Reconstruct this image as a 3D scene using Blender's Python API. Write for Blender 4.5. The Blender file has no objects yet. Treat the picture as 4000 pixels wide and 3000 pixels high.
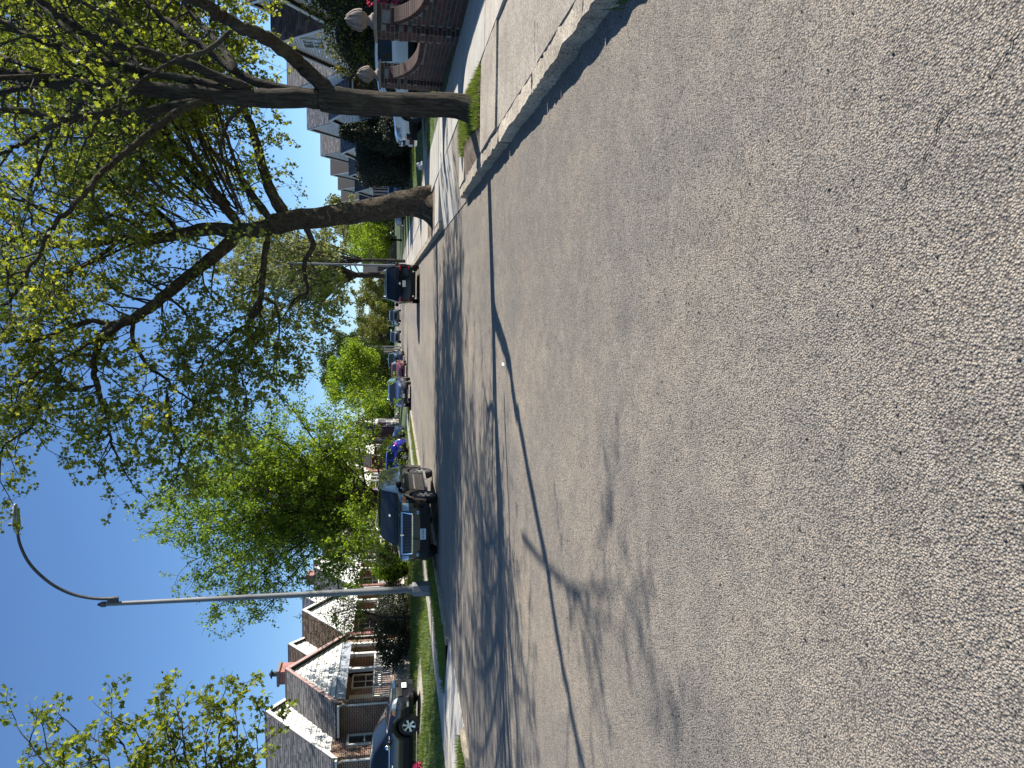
import bpy, bmesh, math, random
import numpy as np
from mathutils import Vector, Matrix
random.seed(7); RNG = np.random.default_rng(7)
C = bpy.context.scene.collection
rad = math.radians

# ------------------------------------------------------------------ camera
FPX, CAMH = 2750.0, 1.32            # focal length in photo pixels, eye height
VH, UV = 1533.0, 1843.0             # where the horizon and the street's vanishing point fall
PITCH = math.atan((2000 - VH) / FPX)
YAW = math.atan((UV - 1500) / FPX * math.cos(PITCH))
FW = np.array([-math.sin(YAW) * math.cos(PITCH), math.cos(YAW) * math.cos(PITCH), -math.sin(PITCH)])
RT = np.array([math.cos(YAW), math.sin(YAW), 0.0]); UP = np.cross(RT, FW)
EYE = np.array([0, 0, CAMH])
cd = bpy.data.cameras.new('camera'); cam = bpy.data.objects.new('camera', cd); C.objects.link(cam)
cd.sensor_fit = 'HORIZONTAL'; cd.sensor_width = 36.0; cd.lens = FPX / 4000 * 36.0
cd.clip_start = 0.05; cd.clip_end = 3000
M = Matrix.Identity(4)              # the photograph is a portrait picture lying on its side: roll of 90 degrees
for i in range(3):
    M[i][0], M[i][1], M[i][2], M[i][3] = -UP[i], RT[i], -FW[i], EYE[i]
cam.matrix_world = M
bpy.context.scene.camera = cam

# ------------------------------------------------------------------ sky and sun
SUN_EL = rad(35.5); SUN_AZ = math.atan2(0.944, 0.33)      # azimuth from +Y towards +X
w = bpy.data.worlds.new('World'); bpy.context.scene.world = w; w.use_nodes = True
nt = w.node_tree; nt.nodes.clear()
sky = nt.nodes.new('ShaderNodeTexSky'); sky.sky_type = 'NISHITA'; sky.sun_disc = False
sky.sun_elevation = SUN_EL; sky.sun_rotation = SUN_AZ; sky.altitude = 0; sky.air_density = 1.0; sky.dust_density = 0.0; sky.ozone_density = 8.0
bg = nt.nodes.new('ShaderNodeBackground'); bg.inputs[1].default_value = 0.084
wo = nt.nodes.new('ShaderNodeOutputWorld'); nt.links.new(sky.outputs[0], bg.inputs[0]); nt.links.new(bg.outputs[0], wo.inputs[0])
sd = bpy.data.lights.new('sun', 'SUN'); sd.energy = 5.0; sd.angle = rad(0.53); sd.color = (1.0, 0.94, 0.85)
sun = bpy.data.objects.new('sun', sd); C.objects.link(sun)
SDIR = Vector((math.sin(SUN_AZ) * math.cos(SUN_EL), math.cos(SUN_AZ) * math.cos(SUN_EL), math.sin(SUN_EL)))
sun.rotation_euler = SDIR.to_track_quat('Z', 'Y').to_euler(); sun.location = (30, 20, 40)
vs = bpy.context.scene.view_settings
vs.view_transform = 'Standard'; vs.look = 'None'; vs.exposure = 1.0; vs.gamma = 1.0; vs.use_curve_mapping = False
bpy.context.scene.cycles.max_bounces = 5; bpy.context.scene.cycles.transparent_max_bounces = 8
bpy.context.scene.cycles.use_denoising = True

# ------------------------------------------------------------------ pixel helpers (photo pixel -> point of the place at a known distance)
def ray(x, y): return RT * ((3000 - y) - 1500) / FPX + UP * (2000 - x) / FPX + FW
def atY(x, y, Y): d = ray(x, y); return EYE + d * Y / d[1]
def atX(x, y, X): d = ray(x, y); return EYE + d * X / d[0]
def gnd(x, y, z=0.0): d = ray(x, y); return EYE + d * (z - CAMH) / d[2]

# ------------------------------------------------------------------ mesh helpers
class MB:
    def __init__(s): s.v = []; s.f = []; s.m = []
    def add(s, vs, fs, mi=0):
        o = len(s.v); s.v.extend([tuple(map(float, p)) for p in vs])
        for f in fs: s.f.append(tuple(i + o for i in f)); s.m.append(mi)
        return s
    def box(s, x0, x1, y0, y1, z0, z1, mi=0):
        if x0 > x1: x0, x1 = x1, x0
        if y0 > y1: y0, y1 = y1, y0
        v = [(x0,y0,z0),(x1,y0,z0),(x1,y1,z0),(x0,y1,z0),(x0,y0,z1),(x1,y0,z1),(x1,y1,z1),(x0,y1,z1)]
        return s.add(v, [(0,3,2,1),(4,5,6,7),(0,1,5,4),(1,2,6,5),(2,3,7,6),(3,0,4,7)], mi)
    def hexa(s, v, mi=0):   # 8 corners in box order
        return s.add(v, [(0,3,2,1),(4,5,6,7),(0,1,5,4),(1,2,6,5),(2,3,7,6),(3,0,4,7)], mi)
    def bar(s, a, b, wx, wz, upv=(0,0,1), mi=0):
        a = Vector(a); b = Vector(b); d = (b - a).normalized(); u = Vector(upv)
        sx = d.cross(u).normalized(); sz = sx.cross(d).normalized(); v = []
        for p in (a, b):
            pass
        q = [(-1,-1),(1,-1),(1,1),(-1,1)]
        v = [a + sx*wx/2*i + sz*wz/2*j for i, j in q] + [b + sx*wx/2*i + sz*wz/2*j for i, j in q]
        return s.add(v, [(3,2,1,0),(4,5,6,7),(0,1,5,4),(1,2,6,5),(2,3,7,6),(3,0,4,7)], mi)
    def tube(s, pts, rads, n=8, mi=0, cap=True):
        pts = [Vector(p) for p in pts]; k = len(pts)
        if not hasattr(rads, '__len__'): rads = [rads] * k
        v = []; prev = None
        for i, p in enumerate(pts):
            d = (pts[min(i+1, k-1)] - pts[max(i-1, 0)]).normalized()
            if prev is None:
                prev = d.orthogonal().normalized()
            sx = (prev - d * prev.dot(d))
            sx = sx.normalized() if sx.length > 1e-6 else d.orthogonal().normalized()
            sy = d.cross(sx); prev = sx
            for j in range(n):
                a = 2 * math.pi * j / n
                v.append(p + (sx * math.cos(a) + sy * math.sin(a)) * rads[i])
        f = [(i*n+j, i*n+(j+1)%n, (i+1)*n+(j+1)%n, (i+1)*n+j) for i in range(k-1) for j in range(n)]
        if cap: f.append(tuple(range(n-1, -1, -1))); f.append(tuple((k-1)*n + j for j in range(n)))
        return s.add(v, f, mi)
    def lathe(s, prof, c=(0,0,0), n=16, axis='z', mi=0, cap=True):
        v = []; k = len(prof)
        for r, h in prof:
            for j in range(n):
                a = 2*math.pi*j/n; p = (r*math.cos(a), r*math.sin(a), h)
                if axis == 'y': p = (p[0], p[2], p[1])
                if axis == 'x': p = (p[2], p[0], p[1])
                v.append((p[0]+c[0], p[1]+c[1], p[2]+c[2]))
        f = [(i*n+j, i*n+(j+1)%n, (i+1)*n+(j+1)%n, (i+1)*n+j) for i in range(k-1) for j in range(n)]
        if cap: f.append(tuple(range(n-1, -1, -1))); f.append(tuple((k-1)*n + j for j in range(n)))
        return s.add(v, f, mi)
    def prism(s, poly, x0, x1, mi=0):     # poly of (y,z), swept along x
        n = len(poly); v = [(x0, y, z) for y, z in poly] + [(x1, y, z) for y, z in poly]
        f = [tuple(range(n-1, -1, -1)), tuple(range(n, 2*n))] + [(i, (i+1) % n, n+(i+1) % n, n+i) for i in range(n)]
        return s.add(v, f, mi)
    def mesh(s, name, mats):
        me = bpy.data.meshes.new(name); me.from_pydata(s.v, [], s.f)
        for m in (mats if isinstance(mats, (list, tuple)) else [mats]): me.materials.append(m)
        if any(s.m): me.polygons.foreach_set('material_index', s.m)
        me.update(); return me
    def build(s, name, mats, parent=None, smooth=None, loc=None, fix=True):
        me = s.mesh(name, mats)
        if fix:
            bm = bmesh.new(); bm.from_mesh(me); bmesh.ops.recalc_face_normals(bm, faces=bm.faces); bm.to_mesh(me); bm.free()
        if smooth is not None: smooth_me(me, smooth)
        return link(name, me, parent, loc)
def smooth_me(me, ang):
    me.polygons.foreach_set('use_smooth', [True] * len(me.polygons))
    if ang < 180: me.set_sharp_from_angle(angle=rad(ang))
def link(name, me, parent=None, loc=None, rot=None, scl=None):
    o = bpy.data.objects.new(name, me); C.objects.link(o)
    if parent is not None: o.parent = parent
    if loc is not None: o.location = loc
    if rot is not None: o.rotation_euler = rot
    if scl is not None: o.scale = scl
    return o
def np_mesh(name, V, F, mat):
    me = bpy.data.meshes.new(name); V = np.asarray(V, np.float32); F = np.asarray(F, np.int32); k = F.shape[1]
    me.vertices.add(len(V)); me.vertices.foreach_set('co', V.ravel())
    me.loops.add(F.size); me.loops.foreach_set('vertex_index', F.ravel())
    me.polygons.add(len(F)); me.polygons.foreach_set('loop_start', np.arange(0, F.size, k, dtype=np.int32))
    me.materials.append(mat); me.update(calc_edges=True); return me
def tag(o, label=None, cat=None, group=None, kind=None):
    if label: o['label'] = label
    if cat: o['category'] = cat
    if group: o['group'] = group
    if kind: o['kind'] = kind
    return o
def thing(name, label, cat, loc=(0,0,0), rz=0.0, group=None):
    o = bpy.data.objects.new(name, None); C.objects.link(o); o.empty_display_size = 0.2
    o.location = tuple(map(float, loc)); o.rotation_euler = (0, 0, rz)
    return tag(o, label, cat, group)

# ------------------------------------------------------------------ materials
def new_mat(name):
    m = bpy.data.materials.new(name); m.use_nodes = True; n = m.node_tree
    return m, n, n.nodes['Principled BSDF']
def N(n, t, **kw):
    x = n.nodes.new('ShaderNode' + t)
    for k, v in kw.items():
        if hasattr(x, k): setattr(x, k, v)
        else: x.inputs[k].default_value = v
    return x
def ramp(n, stops, interp='LINEAR'):
    r = n.nodes.new('ShaderNodeValToRGB'); e = r.color_ramp; e.interpolation = interp
    while len(e.elements) < len(stops): e.elements.new(0.5)
    for i, (p, c) in enumerate(stops): e.elements[i].position = p; e.elements[i].color = (*c, 1)
    return r
def mixc(n, fac, a, b, mode='MIX'):
    x = n.nodes.new('ShaderNodeMix'); x.data_type = 'RGBA'; x.blend_type = mode
    for s, v in ((0, fac), (6, a), (7, b)):
        if hasattr(v, 'links') or hasattr(v, 'is_linked'): n.links.new(v, x.inputs[s])
        elif isinstance(v, (int, float)): x.inputs[s].default_value = v
        else: x.inputs[s].default_value = (*v, 1)
    return x.outputs[2]
def scl(c, k): return tuple(min(1, a * k) for a in c)
def pm(name, col, rough=0.6, metal=0.0, var=0.0, vs=4.0, bump=0.0, bs=60.0, spec=0.5, coat=0.0, stretch=None):
    m, n, b = new_mat(name)
    b.inputs['Base Color'].default_value = (*col, 1); b.inputs['Roughness'].default_value = rough
    b.inputs['Metallic'].default_value = metal; b.inputs['Specular IOR Level'].default_value = spec
    b.inputs['Coat Weight'].default_value = coat; b.inputs['Coat Roughness'].default_value = 0.03
    tc = N(n, 'TexCoord'); src = tc.outputs['Object']
    if stretch:
        mp = N(n, 'Mapping'); mp.inputs['Scale'].default_value = stretch; n.links.new(src, mp.inputs[0]); src = mp.outputs[0]
    if var:
        nz = N(n, 'TexNoise', Scale=vs, Detail=6.0, Roughness=0.65); n.links.new(src, nz.inputs['Vector'])
        r = ramp(n, [(0.3, scl(col, 1 - var)), (0.72, scl(col, 1 + var))]); n.links.new(nz.outputs[0], r.inputs[0]); n.links.new(r.outputs[0], b.inputs['Base Color'])
    if bump:
        nb = N(n, 'TexNoise', Scale=bs, Detail=4.0); n.links.new(src, nb.inputs['Vector'])
        bp = N(n, 'Bump', Strength=bump, Distance=0.02); n.links.new(nb.outputs[0], bp.inputs['Height']); n.links.new(bp.outputs[0], b.inputs['Normal'])
    return m
def leaf_mat(name, lo, hi, trans=0.45, rough=0.5):
    m, n, b = new_mat(name); n.nodes.remove(b); out = n.nodes['Material Output']
    g = N(n, 'NewGeometry'); r = ramp(n, [(0.0, lo), (0.55, scl(tuple((a+c)/2 for a, c in zip(lo, hi)), 1.0)), (1.0, hi)])
    n.links.new(g.outputs['Random Per Island'], r.inputs[0])
    df = N(n, 'BsdfPrincipled'); df.inputs['Roughness'].default_value = rough; df.inputs['Specular IOR Level'].default_value = 0.35
    tr = N(n, 'BsdfTranslucent'); n.links.new(r.outputs[0], df.inputs['Base Color'])
    br = mixc(n, 1.0, r.outputs[0], (1.35, 1.25, 0.55), 'MULTIPLY'); n.links.new(br, tr.inputs[0])
    mx = N(n, 'MixShader'); mx.inputs[0].default_value = trans
    n.links.new(df.outputs[0], mx.inputs[1]); n.links.new(tr.outputs[0], mx.inputs[2]); n.links.new(mx.outputs[0], out.inputs[0])
    return m
def brick_wall_mat(name, c1, c2, mortar, bw=0.215, bh=0.075, ms=0.012):
    m, n, b = new_mat(name); tc = N(n, 'TexCoord'); sx = N(n, 'SeparateXYZ'); n.links.new(tc.outputs['Object'], sx.inputs[0])
    ad = N(n, 'Math', operation='ADD'); n.links.new(sx.outputs[0], ad.inputs[0]); n.links.new(sx.outputs[1], ad.inputs[1])
    cb = N(n, 'CombineXYZ'); n.links.new(ad.outputs[0], cb.inputs[0]); n.links.new(sx.outputs[2], cb.inputs[1])
    t = N(n, 'TexBrick'); t.offset = 0.5; t.inputs['Scale'].default_value = 1.0; t.inputs['Mortar Size'].default_value = ms
    t.inputs['Brick Width'].default_value = bw; t.inputs['Row Height'].default_value = bh; t.inputs['Bias'].default_value = -0.1; t.inputs['Mortar Smooth'].default_value = 0.2
    t.inputs['Color1'].default_value = (*c1, 1); t.inputs['Color2'].default_value = (*c2, 1); t.inputs['Mortar'].default_value = (*mortar, 1)
    n.links.new(cb.outputs[0], t.inputs['Vector'])
    nz = N(n, 'TexNoise', Scale=2.0, Detail=5.0); n.links.new(tc.outputs['Object'], nz.inputs['Vector'])
    rr = ramp(n, [(0.3, (0.72, 0.7, 0.7)), (0.7, (1.1, 1.08, 1.05))]); n.links.new(nz.outputs[0], rr.inputs[0])
    n.links.new(mixc(n, 1.0, t.outputs['Color'], rr.outputs[0], 'MULTIPLY'), b.inputs['Base Color'])
    bp = N(n, 'Bump', Strength=0.7, Distance=0.012, invert=True); n.links.new(t.outputs['Fac'], bp.inputs['Height']); n.links.new(bp.outputs[0], b.inputs['Normal'])
    b.inputs['Roughness'].default_value = 0.85
    return m
def island_mat(name, stops, rough=0.85, bump=0.3, bs=90.0, nz_amt=0.25):
    m, n, b = new_mat(name); g = N(n, 'ObjectInfo'); r = ramp(n, stops); n.links.new(g.outputs['Random'], r.inputs[0])
    tc = N(n, 'TexCoord'); nz = N(n, 'TexNoise', Scale=14.0, Detail=6.0); n.links.new(tc.outputs['Object'], nz.inputs['Vector'])
    rr = ramp(n, [(0.3, (1-nz_amt,)*3), (0.7, (1+nz_amt*0.5,)*3)]); n.links.new(nz.outputs[0], rr.inputs[0])
    n.links.new(mixc(n, 1.0, r.outputs[0], rr.outputs[0], 'MULTIPLY'), b.inputs['Base Color'])
    nb = N(n, 'TexNoise', Scale=bs, Detail=3.0); n.links.new(tc.outputs['Object'], nb.inputs['Vector'])
    bp = N(n, 'Bump', Strength=bump, Distance=0.01); n.links.new(nb.outputs[0], bp.inputs['Height']); n.links.new(bp.outputs[0], b.inputs['Normal'])
    b.inputs['Roughness'].default_value = rough
    return m
def shingle_mat(name, stops, rough=0.9):
    m, n, b = new_mat(name); g = N(n, 'NewGeometry'); r = ramp(n, stops); n.links.new(g.outputs['Random Per Island'], r.inputs[0])
    n.links.new(r.outputs[0], b.inputs['Base Color']); b.inputs['Roughness'].default_value = rough
    return m
def stone_road_mat():
    m, n, b = new_mat('chip_seal_asphalt'); tc = N(n, 'TexCoord'); P = tc.outputs['Object']
    wv = P
    v1 = N(n, 'TexVoronoi', Scale=150.0); n.links.new(wv, v1.inputs['Vector'])
    v2 = N(n, 'TexVoronoi', Scale=68.0); n.links.new(wv, v2.inputs['Vector'])
    sp = N(n, 'SeparateColor'); n.links.new(v1.outputs['Color'], sp.inputs[0])
    cr = ramp(n, [(0.0, (0.10, 0.097, 0.095)), (0.2, (0.20, 0.192, 0.18)), (0.5, (0.305, 0.288, 0.26)), (0.72, (0.375, 0.34, 0.29)), (0.9, (0.40, 0.375, 0.335)), (1.0, (0.42, 0.34, 0.26))])
    n.links.new(sp.outputs[0], cr.inputs[0])
    sp2 = N(n, 'SeparateColor'); n.links.new(v2.outputs['Color'], sp2.inputs[0])
    cr2 = ramp(n, [(0.0, (0.17, 0.165, 0.155)), (0.25, (0.25, 0.24, 0.22)), (0.6, (0.31, 0.293, 0.262)), (1.0, (0.41, 0.375, 0.32))]); n.links.new(sp2.outputs[1], cr2.inputs[0])
    col = mixc(n, 0.3, cr.outputs[0], cr2.outputs[0])
    er = ramp(n, [(0.42, (1, 1, 1)), (0.62, (0.6, 0.6, 0.6)), (0.8, (0.25, 0.25, 0.25))]); n.links.new(v1.outputs['Distance'], er.inputs[0])
    col = mixc(n, 0.8, col, er.outputs[0], 'MULTIPLY')
    # broad wear: sandy and tarry patches
    p1 = N(n, 'TexNoise', Scale=0.55, Detail=7.0, Roughness=0.62); n.links.new(P, p1.inputs['Vector'])
    r1 = ramp(n, [(0.32, (0.80, 0.785, 0.77)), (0.5, (0.99, 0.945, 0.885)), (0.7, (1.20, 1.10, 0.96))]); n.links.new(p1.outputs[0], r1.inputs[0])
    col = mixc(n, 1.0, col, r1.outputs[0], 'MULTIPLY')
    p2 = N(n, 'TexNoise', Scale=5.0, Detail=6.0, Roughness=0.7); n.links.new(P, p2.inputs['Vector'])
    r2 = ramp(n, [(0.35, (0.82, 0.82, 0.83)), (0.62, (1.08, 1.07, 1.05))]); n.links.new(p2.outputs[0], r2.inputs[0])
    col = mixc(n, 1.0, col, r2.outputs[0], 'MULTIPLY')
    # wheel tracks running along the street
    mp = N(n, 'Mapping'); mp.inputs['Scale'].default_value = (0.8, 0.03, 1); n.links.new(P, mp.inputs[0])
    p3 = N(n, 'TexNoise', Scale=1.0, Detail=3.0); n.links.new(mp.outputs[0], p3.inputs['Vector'])
    r3 = ramp(n, [(0.35, (0.84, 0.85, 0.87)), (0.65, (1.08, 1.06, 1.03))]); n.links.new(p3.outputs[0], r3.inputs[0])
    col = mixc(n, 1.0, col, r3.outputs[0], 'MULTIPLY')
    n.links.new(col, b.inputs['Base Color']); b.inputs['Roughness'].default_value = 0.9; b.inputs['Specular IOR Level'].default_value = 0.25
    h1 = N(n, 'Math', operation='SUBTRACT'); h1.inputs[0].default_value = 1.0; n.links.new(v1.outputs['Distance'], h1.inputs[1])
    h2 = N(n, 'Math', operation='MULTIPLY_ADD'); n.links.new(sp.outputs[1], h2.inputs[0]); h2.inputs[1].default_value = 0.55; n.links.new(h1.outputs[0], h2.inputs[2])
    bp = N(n, 'Bump', Strength=1.0, Distance=0.005); n.links.new(h2.outputs[0], bp.inputs['Height']); n.links.new(bp.outputs[0], b.inputs['Normal'])
    return m
def concrete_mat(name, col, speck=0.22, sc=120.0, stain=0.2):
    m, n, b = new_mat(name); tc = N(n, 'TexCoord'); P = tc.outputs['Object']
    oi = N(n, 'ObjectInfo'); ro = ramp(n, [(0, scl(col, 0.86)), (1, scl(col, 1.1))]); n.links.new(oi.outputs['Random'], ro.inputs[0])
    v = N(n, 'TexVoronoi', Scale=sc); n.links.new(P, v.inputs['Vector']); sp = N(n, 'SeparateColor'); n.links.new(v.outputs['Color'], sp.inputs[0])
    r = ramp(n, [(0, (1-speck*1.6,)*3), (0.5, (1,)*3), (1, (1+speck, 1+speck*0.9, 1+speck*0.75))]); n.links.new(sp.outputs[0], r.inputs[0])
    col2 = mixc(n, 1.0, ro.outputs[0], r.outputs[0], 'MULTIPLY')
    nz = N(n, 'TexNoise', Scale=1.6, Detail=7.0, Roughness=0.68); n.links.new(P, nz.inputs['Vector'])
    r2 = ramp(n, [(0.32, (1-stain*1.4, 1-stain*1.45, 1-stain*1.5)), (0.65, (1+stain*0.4,)*3)]); n.links.new(nz.outputs[0], r2.inputs[0])
    n.links.new(mixc(n, 1.0, col2, r2.outputs[0], 'MULTIPLY'), b.inputs['Base Color'])
    nb = N(n, 'TexNoise', Scale=sc*0.8, Detail=3.0); n.links.new(P, nb.inputs['Vector'])
    bp = N(n, 'Bump', Strength=0.35, Distance=0.01); n.links.new(nb.outputs[0], bp.inputs['Height']); n.links.new(bp.outputs[0], b.inputs['Normal'])
    b.inputs['Roughness'].default_value = 0.9
    return m
def bark_mat(name, lo, hi, stretch=(14, 14, 2.2), bump=1.0, patches=None, lichen=0.0):
    m, n, b = new_mat(name); tc = N(n, 'TexCoord'); mp = N(n, 'Mapping'); mp.inputs['Scale'].default_value = stretch; n.links.new(tc.outputs['Object'], mp.inputs[0])
    nz = N(n, 'TexNoise', Scale=1.6, Detail=8.0, Roughness=0.7, Distortion=0.6); n.links.new(mp.outputs[0], nz.inputs['Vector'])
    r = ramp(n, [(0.34, lo), (0.62, hi)]); n.links.new(nz.outputs[0], r.inputs[0]); col = r.outputs[0]
    if patches:
        v = N(n, 'TexNoise', Scale=4.5, Detail=3.0, Distortion=1.0); n.links.new(tc.outputs['Object'], v.inputs['Vector'])
        rr = ramp(n, [(0.60, (0, 0, 0)), (0.66, (1, 1, 1))]); n.links.new(v.outputs[0], rr.inputs[0]); col = mixc(n, rr.outputs[0], col, patches)
    if lichen:
        v = N(n, 'TexNoise', Scale=2.2, Detail=6.0); n.links.new(tc.outputs['Object'], v.inputs['Vector'])
        rr = ramp(n, [(0.52, (0, 0, 0)), (0.72, (lichen,)*3)]); n.links.new(v.outputs[0], rr.inputs[0]); col = mixc(n, rr.outputs[0], col, (0.16, 0.17, 0.11))
    n.links.new(col, b.inputs['Base Color']); b.inputs['Roughness'].default_value = 0.95; b.inputs['Specular IOR Level'].default_value = 0.2
    bp = N(n, 'Bump', Strength=bump, Distance=0.06); n.links.new(nz.outputs[0], bp.inputs['Height']); n.links.new(bp.outputs[0], b.inputs['Normal'])
    return m
def paint(name, col, metal=0.0, rough=0.28): return pm(name, col, rough, metal, coat=1.0)

MT = dict(
    road=stone_road_mat(),
    conc=concrete_mat('pale_concrete', (0.42, 0.385, 0.325)), conc_old=concrete_mat('weathered_concrete', (0.30, 0.265, 0.215), 0.32, 85, 0.28),
    conc_smooth=concrete_mat('smooth_concrete', (0.40, 0.385, 0.345), 0.08, 160, 0.16), kerb=concrete_mat('kerb_concrete', (0.36, 0.315, 0.245), 0.34, 80, 0.3),
    soil=pm('dry_soil', (0.16, 0.12, 0.08), 0.95, var=0.5, vs=9, bump=0.8, bs=40), tar=pm('tar_crack', (0.03, 0.03, 0.03), 1.0, spec=0.0),
    turf=pm('turf_ground', (0.055, 0.085, 0.022), 0.95, var=0.55, vs=2.2, bump=0.8, bs=30),
    grass=leaf_mat('grass_blades', (0.07, 0.115, 0.018), (0.20, 0.26, 0.045), 0.35, 0.6),
    maple=leaf_mat('maple_leaves', (0.10, 0.145, 0.026), (0.29, 0.34, 0.058), 0.58),
    plane=leaf_mat('plane_leaves', (0.10, 0.14, 0.03), (0.32, 0.35, 0.065), 0.58),
    linden=leaf_mat('linden_leaves', (0.085, 0.165, 0.018), (0.28, 0.39, 0.04), 0.6),
    darkleaf=leaf_mat('dark_leaves', (0.022, 0.045, 0.013), (0.07, 0.115, 0.022), 0.3), palegreen=leaf_mat('pale_leaves', (0.12, 0.15, 0.06), (0.27, 0.29, 0.14), 0.45),
    olive=leaf_mat('olive_leaves', (0.08, 0.10, 0.018), (0.20, 0.20, 0.045), 0.4), yew=leaf_mat('yew_leaves', (0.010, 0.016, 0.007), (0.035, 0.05, 0.015), 0.15),
    yewtip=leaf_mat('yew_tips', (0.09, 0.10, 0.012), (0.24, 0.23, 0.03), 0.3), hedge=leaf_mat('hedge_leaves', (0.012, 0.018, 0.008), (0.035, 0.045, 0.014), 0.15),
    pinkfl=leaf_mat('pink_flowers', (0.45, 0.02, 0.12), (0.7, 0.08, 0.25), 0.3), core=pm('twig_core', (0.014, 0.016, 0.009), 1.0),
    bark1=bark_mat('furrowed_bark', (0.012, 0.010, 0.008), (0.085, 0.070, 0.052), (18, 18, 2.0), 1.0, lichen=0.35),
    bark2=bark_mat('plane_bark', (0.022, 0.017, 0.012), (0.105, 0.083, 0.058), (9, 9, 5), 1.0, patches=(0.15, 0.125, 0.08)),
    twig=pm('twig_bark', (0.036, 0.030, 0.024), 0.95, var=0.4, vs=12),
    brick=island_mat('garden_bricks', [(0, (0.036, 0.016, 0.013)), (0.35, (0.068, 0.028, 0.021)), (0.62, (0.105, 0.042, 0.030)), (0.8, (0.060, 0.034, 0.027)), (0.92, (0.048, 0.049, 0.040)), (1.0, (0.028, 0.023, 0.021))]),
    mortar=pm('mortar', (0.19, 0.17, 0.145), 0.95, var=0.2, vs=8, bump=0.4, bs=60),
    terracotta=pm('weathered_terracotta', (0.225, 0.175, 0.145), 0.85, var=0.4, vs=6, bump=0.4, bs=25),
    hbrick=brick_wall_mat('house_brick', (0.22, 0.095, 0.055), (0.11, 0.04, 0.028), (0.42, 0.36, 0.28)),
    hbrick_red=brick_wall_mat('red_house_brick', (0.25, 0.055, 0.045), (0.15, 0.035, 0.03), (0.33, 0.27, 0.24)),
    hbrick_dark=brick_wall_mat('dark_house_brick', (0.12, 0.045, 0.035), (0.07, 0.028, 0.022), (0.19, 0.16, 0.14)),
    chim=brick_wall_mat('chimney_brick', (0.36, 0.07, 0.05), (0.24, 0.05, 0.04), (0.5, 0.42, 0.38)),
    white=pm('white_paint', (0.66, 0.65, 0.61), 0.5, var=0.05, vs=1.5), siding=pm('white_siding', (0.62, 0.615, 0.585), 0.5, var=0.07, vs=2.0),
    rose=pm('rose_trim', (0.40, 0.27, 0.245), 0.6, var=0.1), greytrim=pm('grey_trim', (0.33, 0.36, 0.40), 0.5), cream=pm('cream_paint', (0.62, 0.58, 0.45), 0.6, var=0.06),
    beige=pm('beige_stucco', (0.48, 0.42, 0.34), 0.9, var=0.1), greenroof=pm('green_awning', (0.16, 0.34, 0.24), 0.6),
    sh_grey=shingle_mat('grey_shingles', [(0, (0.085, 0.082, 0.082)), (0.5, (0.14, 0.133, 0.13)), (1, (0.20, 0.19, 0.18))]),
    sh_brown=shingle_mat('brown_shingles', [(0, (0.045, 0.03, 0.022)), (0.5, (0.10, 0.068, 0.048)), (1, (0.165, 0.115, 0.08))]),
    sh_slate=shingle_mat('slate_shingles', [(0, (0.05, 0.055, 0.065)), (0.5, (0.10, 0.105, 0.12)), (1, (0.16, 0.165, 0.18))]),
    roofbase=pm('roof_felt', (0.05, 0.047, 0.045), 0.95, var=0.3, vs=10),
    glass=pm('house_glass', (0.03, 0.035, 0.04), 0.06, spec=0.8, coat=0.5), carglass=pm('car_glass', (0.010, 0.014, 0.016), 0.04, spec=0.45),
    black=pm('black_plastic', (0.009, 0.009, 0.0095), 0.6, spec=0.3), tyre=pm('tyre_rubber', (0.02, 0.02, 0.02), 0.85, bump=0.3, bs=80), alloy=pm('alloy_rim', (0.62, 0.62, 0.63), 0.3, 0.85),
    darkalloy=pm('dark_alloy', (0.10, 0.10, 0.105), 0.35, 0.8), chrome=pm('chrome', (0.82, 0.83, 0.85), 0.12, 1.0), lamp=pm('lamp_lens', (0.30, 0.32, 0.33), 0.12, 0.35, var=0.5, vs=14, spec=0.8, coat=1.0),
    redlens=pm('red_lens', (0.42, 0.012, 0.015), 0.15, coat=1.0), amber=pm('amber_lens', (0.75, 0.22, 0.03), 0.2, coat=1.0), plate=pm('plate_white', (0.72, 0.73, 0.74), 0.45), plateblue=pm('plate_blue', (0.06, 0.09, 0.30), 0.5),
    gold=pm('gold_emblem', (0.72, 0.55, 0.22), 0.3, 0.8), paper=pm('paper', (0.75, 0.78, 0.76), 0.8),
    lampgrey=pm('galvanised_paint', (0.19, 0.195, 0.20), 0.6, 0.15, var=0.35, vs=3, stretch=(1, 1, 0.4)), lamparm=pm('weathered_arm', (0.085, 0.082, 0.08), 0.6, 0.3, var=0.4, vs=6), luminaire=pm('luminaire_grey', (0.42, 0.46, 0.48), 0.45, 0.2),
    rock=pm('whitewashed_rock', (0.62, 0.61, 0.56), 0.9, var=0.2, bump=0.6, bs=14), iron=pm('black_iron', (0.02, 0.02, 0.022), 0.5), pebble=shingle_mat('pebbles', [(0, (0.02, 0.02, 0.02)), (0.85, (0.06, 0.055, 0.05)), (0.9, (0.2, 0.18, 0.15)), (1, (0.3, 0.27, 0.23))]),
)

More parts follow.
